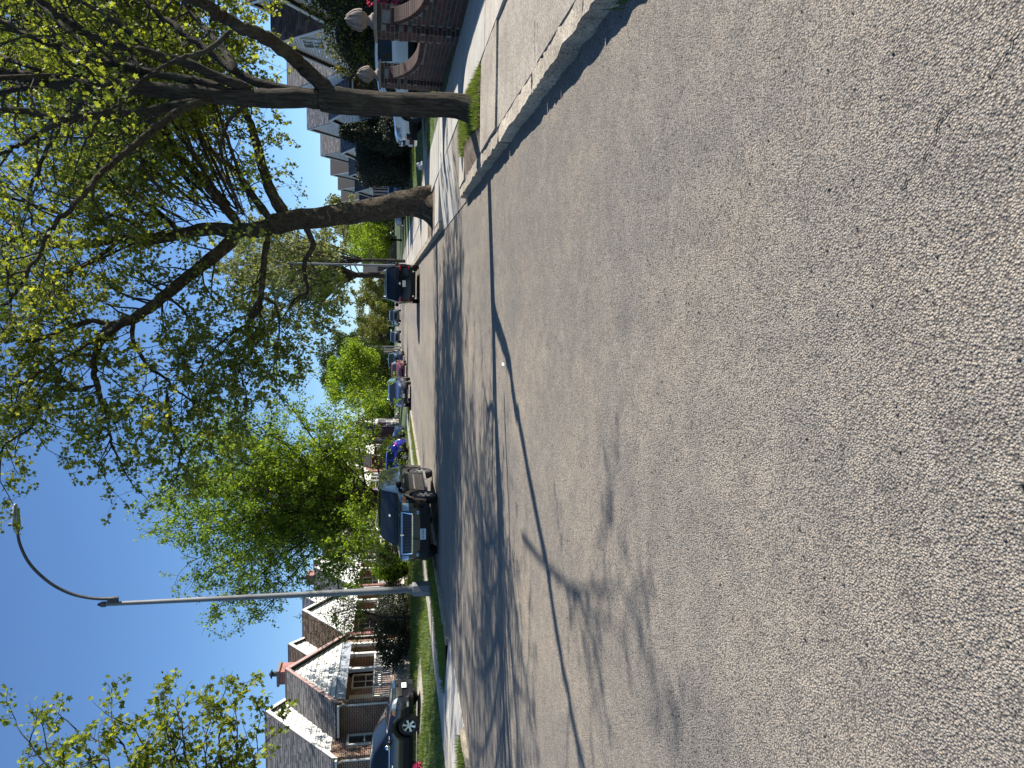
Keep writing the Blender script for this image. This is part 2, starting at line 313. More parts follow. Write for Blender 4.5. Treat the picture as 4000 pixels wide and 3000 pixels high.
# ------------------------------------------------------------------ ground, road, kerbs, pavements
KR, KL = 1.77, -8.0                 # kerb faces right and left
def zleft(x):   # lawn height on the left
    return 0.11 if x > -10.75 else min(0.46, 0.11 + (-10.75 - x) * 0.10)
def zright(x): return 0.16 if x < 4.7 else min(0.32, 0.16 + (x - 4.7) * 0.03)
def sheet(name, x0, x1, y0, y1, zf, mat, nx=2, ny=2, parent=None):
    b = MB(); xs = np.linspace(x0, x1, nx); ys = np.linspace(y0, y1, ny)
    v = [(x, y, zf(x)) for y in ys for x in xs]
    b.add(v, [(j*nx+i, j*nx+i+1, (j+1)*nx+i+1, (j+1)*nx+i) for j in range(ny-1) for i in range(nx-1)])
    return b.build(name, mat, parent)
g = sheet('ground', -700, 700, -300, 1500, lambda x: -0.06, MT['turf']); tag(g, kind='structure')
road = sheet('road', KL - 0.05, KR + 0.05, -30, 420, lambda x: 0.0, MT['road']); tag(road, kind='structure')
lw = sheet('lawn_left', -60, -10.72, -20, 300, zleft, MT['turf'], 30, 2); tag(lw, kind='structure')
for ya_, yb_ in ((-20, 12.26), (15.78, 300)):
    lw = sheet('verge_left', -9.42, -8.1, ya_, yb_, lambda x: 0.085, MT['turf'], 2, 2); tag(lw, kind='structure')
lr = sheet('lawn_right', 4.45, 60, -20, 300, zright, MT['turf'], 20, 2); tag(lr, kind='structure')

def rough_slab(b, x0, x1, y0, y1, z0, z1, j=0.006, n=5, tilt=(0, 0)):
    xs = np.linspace(x0, x1, 3); ys = np.linspace(y0, y1, n); v = []
    for y in ys:
        for x in xs:
            t = (x - x0) / (x1 - x0 + 1e-9)
            v.append((x + random.uniform(-j, j), y + random.uniform(-j, j), (z1 if not tilt[1] else tilt[0] + (tilt[1] - tilt[0]) * t) + random.uniform(-j, j) * 0.4))
    f = [(a*3+c, a*3+c+1, (a+1)*3+c+1, (a+1)*3+c) for a in range(n-1) for c in range(2)]
    o = len(v); ring = [i for i in range(3)] + [a*3+2 for a in range(1, n)] + [(n-1)*3+1, (n-1)*3] + [a*3 for a in range(n-2, 0, -1)]
    for i in ring: v.append((v[i][0], v[i][1], z0))
    m = len(ring); f += [(ring[i], ring[(i+1) % m], o+(i+1) % m, o+i) for i in range(m)]
    b.add(v, f)
# right kerb stones
kr = thing('kerb_right', None, None, (KR, 0, 0)); kr['kind'] = 'structure'
y = 1.2
cuts = [1.2, 3.1, 4.55, 5.75, 6.25, 8.25, 10.2, 11.7, 12.9]
for a, c in zip(cuts[:-1], cuts[1:]):
    b = MB(); rough_slab(b, 0, 0.17, a + 0.008, c - 0.008, -0.05, 0.14 + random.uniform(-0.012, 0.008), 0.018, 15); b.build('kerb_stone', MT['kerb'], kr)
y = 18.6
while y < 90:
    L = random.uniform(2.2, 3.0); b = MB(); rough_slab(b, 0, 0.17, y + 0.01, y + L - 0.01, -0.05, 0.14, 0.012, 6); b.build('kerb_stone', MT['kerb'], kr); y += L
b = MB(); b.box(0, 0.17, y, 300, -0.05, 0.14); tag(b.build('kerb_stone', MT['kerb'], kr))
# left kerb stones
kl = thing('kerb_left', None, None, (KL, 0, 0)); kl['kind'] = 'structure'
y = 3.0
while y < 12.2:
    L = 1.855; b = MB(); rough_slab(b, -0.16, 0, y + 0.01, y + L - 0.01, -0.05, 0.085 + random.uniform(-0.015, 0.01), 0.02, 7); b.build('kerb_stone', MT['kerb'], kl); y += L
y = 15.76
while y < 90:
    L = random.uniform(2.0, 3.0); b = MB(); rough_slab(b, -0.16, 0, y + 0.01, y + L - 0.01, -0.05, 0.09, 0.02, 6); b.build('kerb_stone', MT['kerb'], kl); y += L
b = MB(); b.box(-0.16, 0, y, 300, -0.05, 0.09); b.build('kerb_stone', MT['kerb'], kl)
# left sidewalk slabs and driveway apron
sl = thing('sidewalk_left', None, None, (-10.08, 0, 0)); sl['kind'] = 'structure'
y = -2.0; me_sl = None
while y < 110:
    b = MB(); rough_slab(b, -0.66, 0.66, y + 0.01, y + 1.49, -0.05, 0.118 + random.uniform(-0.006, 0.006), 0.005, 4); b.build('slab', MT['conc'], sl); y += 1.5
b = MB(); b.box(-0.66, 0.66, y, 300, -0.05, 0.118); b.build('slab', MT['conc'], sl)
ap = thing('driveway_apron_left', None, None, (-8.0, 14, 0)); ap['kind'] = 'structure'
for k in range(2):
    b = MB(); rough_slab(b, -1.41, 0.03, -1.74 + k*1.76, 0.015 + k*1.76 - 0.02, -0.05, 0.1, 0.01, 5, (0.112, 0.012)); b.build('slab', MT['conc_smooth'], ap)
dw = sheet('driveway_left', -34, -12.9, 21.3, 24.3, lambda x: zleft(x) + 0.006, MT['conc'], 20, 2); tag(dw, kind='structure')
for yy in (49.0, 59.0):
    d2 = sheet('driveway_left', -34, -8.1, yy, yy + 3.0, lambda x: max(0.126, zleft(x) + 0.008), MT['conc'], 20, 2); tag(d2, kind='structure')
# right: sidewalk, verge paving, driveway apron
sr = thing('sidewalk_right', None, None, (3.8, 0, 0)); sr['kind'] = 'structure'
y = 0.2; k = 0
while y < 100:
    L = 1.52; b = MB(); rough_slab(b, -0.66, 0.72, y + 0.008, y + L - 0.008, -0.05, 0.165 + random.uniform(-0.006, 0.006), 0.005, 4)
    b.build('slab', MT['conc_smooth'] if 8.5 < y < 21 else MT['conc'], sr); y += L; k += 1
b = MB(); b.box(-0.66, 0.72, y, 300, -0.05, 0.165); b.build('slab', MT['conc'], sr)
vr = thing('verge_paving_right', None, None, (1.94, 0, 0)); vr['kind'] = 'structure'
for a, c, mt, zz in ((0.5, 3.4, 'conc_old', 0.14), (3.4, 6.0, 'conc_old', 0.145), (6.0, 8.3, 'conc_old', 0.135), (8.3, 9.75, 'conc_old', 0.16), (12.0, 12.9, 'conc', 0.15),
                     (18.62, 20.3, 'conc_smooth', 0.152), (24.2, 26.5, 'conc', 0.148), (26.5, 29.5, 'conc', 0.146), (29.5, 32.5, 'conc', 0.15), (32.5, 36, 'conc', 0.147), (36, 40, 'conc', 0.15), (40, 45, 'conc', 0.146), (45, 52, 'conc', 0.15), (52, 120, 'conc', 0.148)):
    b = MB(); rough_slab(b, 0.005, 1.19, a + 0.012, c - 0.012, -0.05, zz, 0.008, 7); b.build('slab', MT[mt], vr)
apr = thing('driveway_apron_right', None, None, (1.72, 12.9, 0)); apr['kind'] = 'structure'
for k in range(3):
    b = MB(); rough_slab(b, 0.0, 1.41, 0.012 + k*1.9, 1.89 + k*1.9, -0.06, 0.1, 0.006, 5, (0.015, 0.158)); b.build('slab', MT['conc_smooth'] if k else MT['conc_old'], apr)
def zpit(x, y): return 0.125 + 0.13 * max(0, math.sin(math.pi * min(1, max(0, (x - 1.94) / 1.2)))) ** .7 * max(0, math.sin(math.pi * min(1, max(0, (y - 9.75) / 2.25)))) ** .5
b = MB(); nx_, ny_ = 11, 15; xs_ = np.linspace(1.945, 3.135, nx_); ys_ = np.linspace(9.76, 11.99, ny_)
b.add([(x, y, zpit(x, y) + random.uniform(-.008, .008)) for y in ys_ for x in xs_], [(j*nx_+i, j*nx_+i+1, (j+1)*nx_+i+1, (j+1)*nx_+i) for j in range(ny_-1) for i in range(nx_-1)])
tag(b.build('tree_pit', MT['soil'], None, 180), kind='structure')
pit2 = sheet('tree_pit', 1.94, 3.14, 20.3, 24.2, lambda x: 0.13, MT['soil'], 2, 2); tag(pit2, kind='structure')
dwr = sheet('driveway_right', 4.52, 30, 24.6, 27.4, lambda x: zright(x) + 0.006, MT['conc'], 16, 2); tag(dwr, kind='structure')
# cracks in the road (joined to the road as its part): thin recessed-looking tar lines
def crack(pts, w0, parent=road, name='crack', z=0.004):
    b = MB(); P = []
    for (a, c) in zip(pts[:-1], pts[1:]):
        a = np.array(a); c = np.array(c); n = max(3, int(np.linalg.norm(c - a) / 0.015))
        for i in range(n): P.append(a + (c - a) * i / n + np.array([random.gauss(0, 0.004), random.gauss(0, 0.004)]))
    P.append(np.array(pts[-1])); v = []; f = []
    for i, p in enumerate(P):
        d = P[min(i+1, len(P)-1)] - P[max(i-1, 0)]; d = d / (np.linalg.norm(d) + 1e-9); nn = np.array([-d[1], d[0]]); ww = w0 * random.uniform(0.15, 1.0) / 2
        v += [(*(p + nn*ww), z), (*(p - nn*ww), z)]
        if i: f.append((2*i-2, 2*i-1, 2*i+1, 2*i))
    b.add(v, f); return b.build(name, MT['tar'], parent)
for pts in ([(3990, 120), (3850, 330), (3690, 450), (3600, 620), (3520, 740)], [(3690, 420), (3660, 540), (3610, 620)]):
    crack([gnd(x, y)[:2] for x, y in pts], 0.0045)
crack([gnd(2010, 2160)[:2], gnd(2040, 2450)[:2], gnd(2035, 2800)[:2]], 0.014)
for (a, c) in (((2.0, 8.31), (3.1, 8.33)), ((1.95, 6.0), (2.3, 6.05))):
    crack([a, c], 0.03, vr, 'crack', 0.0).location = (-1.94, 0, 0.156)

# ------------------------------------------------------------------ scatter: grass, pebbles
def tri_blades(pts, h, w, spread=0.5):
    n = len(pts); a = RNG.uniform(0, 2*np.pi, n); hh = h * RNG.uniform(0.5, 1.25, n); ww = w * RNG.uniform(0.6, 1.3, n)
    d = np.stack([np.cos(a), np.sin(a), np.zeros(n)], 1); side = np.stack([-np.sin(a), np.cos(a), np.zeros(n)], 1)
    tip = pts + d * (hh * spread * RNG.uniform(0.1, 1.0, n))[:, None]; tip[:, 2] += hh
    V = np.stack([pts - side*ww[:, None]/2, pts + side*ww[:, None]/2, tip], 1).reshape(-1, 3)
    return V, np.arange(3*n).reshape(-1, 3)
def grass_patch(name, label, pts, h, w):
    V, F = tri_blades(pts, h, w); o = link(name, np_mesh(name, V, F, MT['grass'])); tag(o, label, 'grass', kind='stuff'); return o
def clumpy(n, x0, x1, y0, y1, zf, ypow=1.0):
    k = max(8, n // 60); cx = RNG.uniform(x0, x1, k); cy = y0 + (y1 - y0) * RNG.uniform(0, 1, k) ** ypow; i = RNG.integers(0, k, n)
    mixed = RNG.uniform(0, 1, n) < 0.6
    xs = np.where(mixed, cx[i] + RNG.normal(0, 0.12, n), RNG.uniform(x0, x1, n)); ys = np.where(mixed, cy[i] + RNG.normal(0, 0.12, n), y0 + (y1 - y0) * RNG.uniform(0, 1, n) ** ypow)
    xs = np.clip(xs, x0, x1); ys = np.clip(ys, y0, y1)
    return np.stack([xs, ys, np.array([zf(x) for x in xs])], 1)
gp = np.concatenate([clumpy(9000, -9.42, -8.1, 7.5, 12.2, lambda x: .08), clumpy(12000, -9.42, -8.1, 15.9, 26, lambda x: .08), clumpy(7000, -9.42, -8.1, 26, 60, lambda x: .08)])
grass_patch('verge_grass', 'strip of long green grass between the left kerb and sidewalk', gp, 0.12, 0.016)
gp = np.concatenate([clumpy(40000, -18.5, -10.75, 13, 36, zleft), clumpy(16000, -17, -10.75, 36, 60, zleft)])
gp = gp[~((gp[:, 1] > 21.4) & (gp[:, 1] < 24.4) & (gp[:, 0] < -12.6))]
grass_patch('lawn_grass', 'sunlit front lawn grass before the brick houses on the left', gp, 0.12, 0.018)
gp = np.concatenate([clumpy(9000, 4.75, 9.0, 17.8, 24.4, zright, 1.0), clumpy(16000, 4.75, 9.5, 27.6, 50, zright)])
grass_patch('lawn_grass', 'green lawn beyond the brick garden wall on the right', gp, 0.06, 0.016)
gp = clumpy(6500, 2.3, 3.12, 9.8, 11.95, lambda x: 0.0); gp[:, 2] = [zpit(x, y) - .005 for x, y, _ in gp]
grass_patch('tree_pit_grass', 'tuft of bright grass round the foot of the near tree', gp, 0.085, 0.011)
gp = np.concatenate([np.stack([RNG.normal(1.79, .05, 160), RNG.normal(4.05, .10, 160), np.full(160, .0)], 1)])
grass_patch('weed_tuft', 'small dry weed growing at the broken end of the right kerb', gp, 0.10, 0.009)
def pebbles(n):
    y = 1.0 + 11 * RNG.uniform(0, 1, n) ** 1.6; x = RNG.uniform(-6, 1.7, n) ; s = RNG.uniform(0.002, 0.0065, n)
    base = np.array([(1,0,0),(-.5,.87,0),(-.5,-.87,0),(.6,.1,.7),(-.4,.4,.8),(-.3,-.5,.65)]); V = base[None] * s[:, None, None] * RNG.uniform(0.7, 1.3, (n, 6, 1))
    a = RNG.uniform(0, 6.28, n); ca, sa = np.cos(a)[:, None], np.sin(a)[:, None]; X = V[..., 0]*ca - V[..., 1]*sa; Y = V[..., 0]*sa + V[..., 1]*ca
    V = np.stack([X + x[:, None], Y + y[:, None], V[..., 2] + 0.001], 2).reshape(-1, 3)
    f = np.array([(0,1,4),(0,4,3),(1,2,5),(1,5,4),(2,0,3),(2,3,5),(3,4,5)]); F = (f[None] + 6*np.arange(n)[:, None, None]).reshape(-1, 3)
    return V, F
V, F = pebbles(2600); o = link('loose_grit', np_mesh('loose_grit', V, F, MT['pebble'])); tag(o, 'loose dark grit and small stones scattered over the road', 'grit', kind='stuff')

# ------------------------------------------------------------------ trees
MAPLE_V = np.array([(0,.38,0),(0,0,0),(.40,.10,.10),(.28,.36,.05),(.52,.62,.14),(.19,.66,.03),(0,1.02,-.06),(-.19,.66,.03),(-.52,.62,.14),(-.28,.36,.05),(-.40,.10,.10)]) - np.array([0,.0,0])
MAPLE_F = np.array([(0, i, i+1 if i < 10 else 1) for i in range(1, 11)])
OVAL_V = np.array([(0,0,0),(.34,.45,.06),(0,1,-.04),(-.34,.45,.06)]); OVAL_F = np.array([(0,1,2),(0,2,3)])
def leaves(pts, size, kind='maple', up=0.5, rng=RNG):
    n = len(pts); T, Fc = (MAPLE_V, MAPLE_F) if kind == 'maple' else (OVAL_V, OVAL_F)
    nrm = rng.normal(0, 1, (n, 3)); nrm /= np.linalg.norm(nrm, axis=1)[:, None]; nrm[:, 2] = nrm[:, 2]*(1-up) + up*np.sign(rng.uniform(-0.15, 1, n)); nrm /= np.linalg.norm(nrm, axis=1)[:, None]
    t = rng.normal(0, 1, (n, 3)); t[:, 2] -= 0.5; t -= nrm * (t*nrm).sum(1)[:, None]; t /= np.linalg.norm(t, axis=1)[:, None]; s = np.cross(t, nrm)
    sz = size * rng.uniform(0.55, 1.25, n)
    V = pts[:, None, :] + (T[None, :, 0, None]*s[:, None] + T[None, :, 1, None]*t[:, None] + T[None, :, 2, None]*nrm[:, None]) * sz[:, None, None]
    k = len(T); F = (Fc[None] + k*np.arange(n)[:, None, None]).reshape(-1, 3)
    return V.reshape(-1, 3), F
def smooth_path(P, n):      # Catmull-Rom through control points
    P = np.asarray(P, float); P = np.vstack([2*P[0]-P[1], P, 2*P[-1]-P[-2]]); out = []
    for i in range(1, len(P)-2):
        a, b, c, d = P[i-1], P[i], P[i+1], P[i+2]
        for u in np.linspace(0, 1, n, endpoint=False):
            out.append(0.5*((2*b) + (c-a)*u + (2*a-5*b+4*c-d)*u*u + (3*b-a-3*c+d)*u**3))
    out.append(P[-2]); return np.array(out)
def unit(v): return v / (np.linalg.norm(v) + 1e-9)
class Tree:
    """limbs given as world polylines with radii; boughs, twigs and leaves grow from them"""
    def __init__(s, base, seed, leaf=0.13, bough=(0.7, 1.9), gap=0.32, twig=(0.25, 0.65), nleaf=9, updir=0.15, ntw=6):
        s.base = np.array(base, float); s.rng = np.random.default_rng(seed); s.limbs = []; s.bw = MB(); s.lp = []; s.leaf = leaf; s.bough = bough; s.gap = gap; s.twig = twig; s.nleaf = nleaf; s.updir = updir; s.ntw = ntw
    def limb(s, P, r0, r1, name='limb', grow=(0.25, 1.0), n=5, dens=1.0, wob=0.02, sides=9, blen=1.0):
        Q = smooth_path(P, n); k = len(Q); Q = Q + s.rng.normal(0, wob, Q.shape) * np.linspace(0, 1, k)[:, None]
        s.limbs.append((name, Q, np.linspace(r0, r1, k) * s.rng.uniform(0.93, 1.08, k) * np.interp(np.arange(k), [0, 2], [.45 if name == 'limb' else 1, 1]), sides))
        if grow: s.boughs(Q, grow, dens, max(r1, 0.012), blen)
        return Q
    def boughs(s, Q, grow, dens, rr, blen=1.0):
        seg = np.linalg.norm(np.diff(Q, axis=0), axis=1); cum = np.concatenate([[0], np.cumsum(seg)]); tot = cum[-1]
        d = grow[0]*tot
        while d < grow[1]*tot:
            i = min(len(seg)-1, int(np.searchsorted(cum, d) - 1)); i = max(i, 0); u = (d - cum[i]) / (seg[i] + 1e-9); p = Q[i] + (Q[i+1]-Q[i])*u; ax = unit(Q[i+1]-Q[i])
            dirv = unit(s.rng.normal(0, 1, 3)); dirv = unit(dirv - ax*dirv.dot(ax)*0.9 + ax*0.45 + np.array([0, 0, s.updir]))
            s.one_bough(p, dirv, s.rng.uniform(*s.bough) * blen, 0.011 + 0.25*rr); d += s.gap / dens * s.rng.uniform(0.5, 1.5)
        s.one_bough(Q[-1], unit(Q[-1]-Q[-2]), s.bough[1]*0.8*blen, rr)
    def one_bough(s, p, d, L, r):
        k = 5; pts = [p]; d = d.copy()
        for j in range(k):
            d = unit(d + s.rng.normal(0, 0.22, 3) + np.array([0, 0, -0.03])); pts.append(pts[-1] + d*L/k)
        s.bw.tube(pts, list(np.linspace(r, 0.004, k+1)), 4, cap=False)
        for j in range(s.ntw):
            u = s.rng.uniform(0.25, 1.0)*k; i = min(k-1, int(u)); q = pts[i] + (pts[i+1]-pts[i])*(u-i)
            t = unit(unit(pts[i+1]-pts[i])*0.7 + s.rng.normal(0, 0.75, 3)); l = s.rng.uniform(*s.twig); e = q + t*l*0.55; e2 = e + unit(t + s.rng.normal(0, 0.35, 3))*l*0.45
            s.bw.tube([q, e, e2], [0.005, 0.0038, 0.002], 3, cap=False)
            m = s.rng.poisson(s.nleaf)
            if m:
                w = s.rng.uniform(0.25, 1.05, m)[:, None]; base = np.where(w < 0.55, q + (e-q)*w/0.55, e + (e2-e)*(w-0.55)/0.45)
                s.lp.append(base + s.rng.normal(0, 0.05, (m, 3)))
    def finish(s, name, label, mats, trunk=None, group=None, kind='maple', up=0.5, cat='tree'):
        t = thing(name, label, cat, s.base, group=group); b = s.base
        for nm, Q, R, sides in s.limbs:
            m = MB(); m.tube([q - b for q in Q], list(R), sides); m.build(nm, mats[0], t, 180, fix=False)
        m = s.bw; m.v = [(x-b[0], y-b[1], z-b[2]) for x, y, z in m.v]; o = m.build('twigs', MT['twig'], t, fix=False); o['kind'] = 'stuff'
        P = np.concatenate(s.lp) - b; V, F = leaves(P, s.leaf, kind, up, s.rng); o = link('crown', np_mesh('crown', V, F, mats[1]), t); o['kind'] = 'stuff'
        s.n = len(P); return t
def trunk_mesh(Q, R, sides, lump, flare, seed, ridge=0.0):
    """a trunk with furrows, lumps and a root flare; Q world path, R radii"""
    rng = np.random.default_rng(seed); k = len(Q); V = []; ph = rng.uniform(0, 6.28, 12)
    for i in range(k):
        d = unit(Q[min(i+1, k-1)] - Q[max(i-1, 0)]); sx = unit(np.cross(d, (0, 1, 0))); sy = np.cross(d, sx); h = Q[i][2] - Q[0][2]
        for j in range(sides):
            a = 2*math.pi*j/sides; r = R[i]
            r *= 1 + flare * math.exp(-h/0.22) * (0.55 + 0.45*math.cos(5*a + ph[0]))
            r *= 1 + lump*(0.5*math.sin(3*a + 4.1*h + ph[1]) * math.sin(2.3*h + ph[2]) + 0.35*math.sin(5*a - 6.3*h + ph[3]) + 0.3*math.sin(9*h + 2*a + ph[4])) + ridge*(math.sin(17*a + 2.0*math.sin(3*h + ph[5]) + ph[6]) * 0.6 + rng.normal(0, 0.35))
            V.append(Q[i] + (sx*math.cos(a) + sy*math.sin(a)) * r)
    F = [(i*sides+j, i*sides+(j+1) % sides, (i+1)*sides+(j+1) % sides, (i+1)*sides+j) for i in range(k-1) for j in range(sides)]
    return V, F
def z8(pts, Y0, Y1=None, k=1.276, ox=0, oy=0):     # traced limb: photo pixels -> points, distance running from Y0 to Y1
    Y1 = Y0 if Y1 is None else Y1; n = len(pts)
    return [atY(ox + x/k, oy + y/k, Y0 + (Y1-Y0)*i/max(1, n-1)) for i, (x, y) in enumerate(pts)]

# --- near tree on the right verge
T1 = Tree((2.62, 10.3, 0.22), 11, leaf=0.062, gap=0.27, nleaf=7, bough=(0.6, 1.7))
tp = [np.array((2.62, 10.3, 0.1))] + [atY(x, y, 10.3) for x, y in ((1760, 412), (1633, 411), (1422, 403), (1316, 392), (1250, 388))]
tq = smooth_path(tp, 9); tr = np.interp(np.linspace(0, 1, len(tq)), [0, .1, .5, .8, 1], [.18, .165, .158, .18, .15])
def L1(pts, y0, y1, r0, r1, **kw): return T1.limb(z8(pts, y0, y1), r0, r1, **kw)
L1([(1640,500),(1500,488),(1300,490),(1100,478),(900,460),(700,440),(500,430),(300,418),(200,400),(100,380),(0,355),(-140,330),(-300,330)], 10.3, 10.6, 0.138, 0.045, grow=(.45, 1), sides=14)
L1([(250,415),(120,438),(0,462),(-200,520),(-420,560)], 10.5, 11.2, 0.047, 0.027, grow=(.1, 1))
T1.limb([atY(x/1.276, y/1.276, Y) for x, y, Y in ((1660,470,10.25),(1560,380,10.25),(1480,305,10.12),(1400,240,9.75),(1290,170,9.25),(1190,130,9.1),(1100,80,9.0),(1000,20,8.75))] + [np.array(p) for p in ((3.4, 7.78, 4.3), (3.72, 7.37, 5.0), (4.16, 7.0, 5.6), (4.6, 6.5, 6.6))], 0.107, 0.036, grow=(.74, 1), sides=12)
def from_shadow(pts, z0, z1):      # a limb above the frame whose shadow falls through these road pixels
    k = math.cos(SUN_EL)/math.sin(SUN_EL); out = []
    for i, (x, y) in enumerate(pts):
        z = z0 + (z1 - z0)*i/(len(pts) - 1); g_ = gnd(x, y); out.append(np.array((g_[0] + SDIR.x/math.cos(SUN_EL)*k*z, g_[1] + SDIR.y/math.cos(SUN_EL)*k*z, z)))
    return out
T1.limb(from_shadow([(2035,2085),(2090,2160),(2160,2230),(2240,2300),(2340,2290),(2440,2330)], 4.2, 5.6), 0.030, 0.011, grow=(.5, 1), dens=.35, blen=.5)
T1.limb(from_shadow([(2110,2180),(2230,2300),(2300,2400),(2420,2480)], 4.6, 5.8), 0.022, 0.009, grow=(.5, 1), dens=.35, blen=.5)
T1.limb(from_shadow([(1990,2140),(2020,2420),(2060,2700),(2100,2990)], 4.6, 6.6), 0.026, 0.013, grow=(.6, 1), dens=.5, blen=.5)
T1.limb(from_shadow([(1985,2300),(2000,2600),(2030,2980)], 5.2, 7.0), 0.026, 0.013, grow=(.6, 1), dens=.5, blen=.5)
L1([(1150,150),(1080,220),(1000,265),(910,290),(800,340),(700,410),(620,490),(540,550),(480,620),(430,720)], 9.8, 9.2, 0.034, 0.011, grow=(.5, 1), dens=.5, blen=.5)
L1([(1600,480),(1400,440),(1250,400),(1150,340),(1050,260),(950,190),(850,110),(760,40),(650,-60),(480,-200)], 10.4, 11.6, 0.073, 0.027, grow=(.4, 1))
L1([(1250,440),(1100,390),(950,320),(800,280),(650,240),(500,195),(400,150),(300,80),(220,10),(100,-90),(-60,-200)], 10.3, 10.0, 0.069, 0.027, grow=(.3, 1))
L1([(1150,455),(1000,410),(850,380),(700,350),(550,310),(400,270),(250,215),(120,160),(0,100),(-160,30)], 10.3, 11.2, 0.065, 0.027, grow=(.3, 1))
L1([(1050,500),(850,530),(700,560),(500,570),(350,590),(270,590),(150,560),(0,550),(-200,560),(-400,600)], 10.3, 9.7, 0.065, 0.027, grow=(.3, 1))
L1([(330,598),(200,660),(100,720),(0,765),(-120,840)], 9.95, 9.6, 0.039, 0.016, grow=(.1, 1))
L1([(1000,500),(880,560),(760,650),(650,740),(550,820),(480,890),(400,990),(300,1090),(220,1200),(150,1330),(90,1450),(20,1530)], 10.2, 8.6, 0.052, 0.013, grow=(.35, 1), dens=.8, blen=.7)
L1([(1230,520),(1150,590),(1110,680),(1095,780),(1120,900),(1180,990)], 10.2, 9.6, 0.030, 0.009, grow=(.4, 1), dens=.8, blen=.6)
L1([(300,640),(230,750),(170,900),(140,1000),(150,1100),(200,1170)], 9.8, 9.3, 0.026, 0.007, grow=(.3, 1), dens=.7, blen=.6)
L1([(1180,360),(1130,270),(1070,190),(980,100),(900,0),(820,-120)], 10.6, 12.0, 0.052, 0.027, grow=(.3, 1))
L1([(700,350),(640,230),(560,120),(480,0),(380,-120)], 10.8, 12.2, 0.034, 0.018, grow=(.1, 1))
L1([(900,460),(800,560),(720,660),(700,780),(760,900)], 10.6, 12.0, 0.034, 0.013, grow=(.2, 1))
# limbs above and behind the frame, over the pavement
for P in ([(2.9,10.2,4.2),(4.2,10.8,5.6),(5.6,11.6,6.6),(6.8,12.6,7.2)], [(2.9,10.4,4.6),(3.6,11.8,6.4),(4.6,13.6,7.4),(5.2,15.0,7.8)], [(2.7,10.2,5.6),(2.0,9.0,7.6),(1.0,8.0,9.2)], [(2.8,10.3,6.4),(3.4,9.6,8.6),(3.8,9.0,10.2)],
          [(2.9,10.5,4.4),(3.6,12.2,5.4),(4.6,14.0,6.2),(5.2,15.2,6.6)], [(2.9,10.5,4.8),(4.4,12.4,6.4),(6.2,14.4,7.4),(7.6,15.8,7.8)], [(2.8,10.5,5.2),(4.2,12.0,6.6),(5.8,13.4,7.4),(7.4,14.2,7.8)], [(2.8,10.5,5.4),(3.2,12.6,7.2),(3.8,14.6,8.4),(4.2,16.0,9.0)], [(2.9,10.4,5.0),(5.0,12.0,7.2),(7.2,13.4,8.6),(9.0,14.6,9.2)], [(2.7,10.5,5.0),(2.8,12.4,6.2),(3.2,14.2,7.0),(3.6,15.6,7.4)], [(2.8,10.4,5.8),(4.0,13.0,8.4),(5.6,15.2,9.8),(6.6,16.6,10.4)], [(2.8,10.5,4.6),(4.6,13.0,5.8),(6.4,15.2,6.6),(7.8,16.8,6.8)]):
    T1.limb(P, .05, .014, grow=(.35, 1), dens=1.5, sides=6)
t1 = T1.finish('street_tree', 'near right street tree with straight dark furrowed trunk and fan of limbs', (MT['bark1'], MT['maple']))
V, F = trunk_mesh(tq, tr, 40, .045, .28, 5, .034); m = MB(); m.add([v - T1.base for v in V], F); m.build('trunk', MT['bark1'], t1, 180)

# --- plane tree further along
T2 = Tree((2.78, 22.2, 0.13), 23, leaf=0.098, gap=0.20, nleaf=14, bough=(0.8, 2.4), twig=(.3, .8))
tp = [np.array((2.82, 22.2, 0.05))] + [atY(x, y, 22.2) for x, y in ((1640, 790), (1579, 795), (1470, 817), (1362, 835), (1253, 850), (1145, 860), (1060, 878))]
tq = smooth_path(tp, 9); tr = np.interp(np.linspace(0, 1, len(tq)), [0, .12, .35, .55, .8, 1], [.47, .43, .37, .31, .30, .30])
def L2(pts, y0, y1, r0, r1, **kw): return T2.limb(z8(pts, y0, y1), r0, r1, **kw)
def L2b(pts, y0, y1, r0, r1, **kw):
    kw['dens'] = kw.get('dens', 1.0)*1.7; return T2.limb(z8(pts, y0, y1, 1.659, 0, 1000), r0, r1, **kw)
L2([(1430,1075),(1380,1010),(1330,900),(1300,800),(1275,700),(1240,600),(1200,520),(1120,420),(1040,320),(960,200)], 22.2, 24.5, .19, .05, sides=12, grow=(.35, 1))
L2([(1360,1110),(1270,990),(1180,860),(1110,800),(1000,700),(880,620)], 22.3, 24.5, .13, .04)
L2([(1200,1130),(1110,1020),(1030,930),(950,830),(850,750),(760,680),(640,600),(520,500)], 22.2, 20.5, .15, .04)
L2([(1380,1120),(1280,1145),(1150,1150),(1050,1140),(900,1165),(750,1190),(600,1190),(450,1215),(300,1220),(150,1205),(0,1185),(-200,1180),(-380,1200)], 22.2, 21.8, .24, .05, sides=12, grow=(.3, 1))
L2([(240,1205),(130,1150),(60,1120),(0,1070),(-120,1000)], 21.9, 22.6, .09, .03, grow=(.2, 1))
L2([(1190,1165),(1100,1250),(1000,1330),(900,1410),(800,1490),(700,1570),(600,1610)], 22.0, 19.6, .19, .12, sides=12, grow=(.2, 1))
L2b([(760,435),(700,470),(650,560),(620,650),(610,760),(640,880),(690,1000),(700,1100),(730,1230)], 19.6, 18.6, .12, .03, grow=(.1, 1))
L2b([(870,400),(858,530),(910,640),(970,730),(1060,780),(1120,850),(1220,930),(1330,980)], 19.8, 19.0, .06, .018, grow=(.1, 1))
L2b([(1080,850),(1090,1000),(1120,1130),(1180,1250),(1150,1370)], 19.3, 18.8, .04, .012, grow=(.0, 1))
L2b([(615,840),(490,870),(350,855),(280,900),(250,1000),(190,1120),(60,1200),(0,1260)], 19.2, 18.6, .06, .02, grow=(.1, 1))
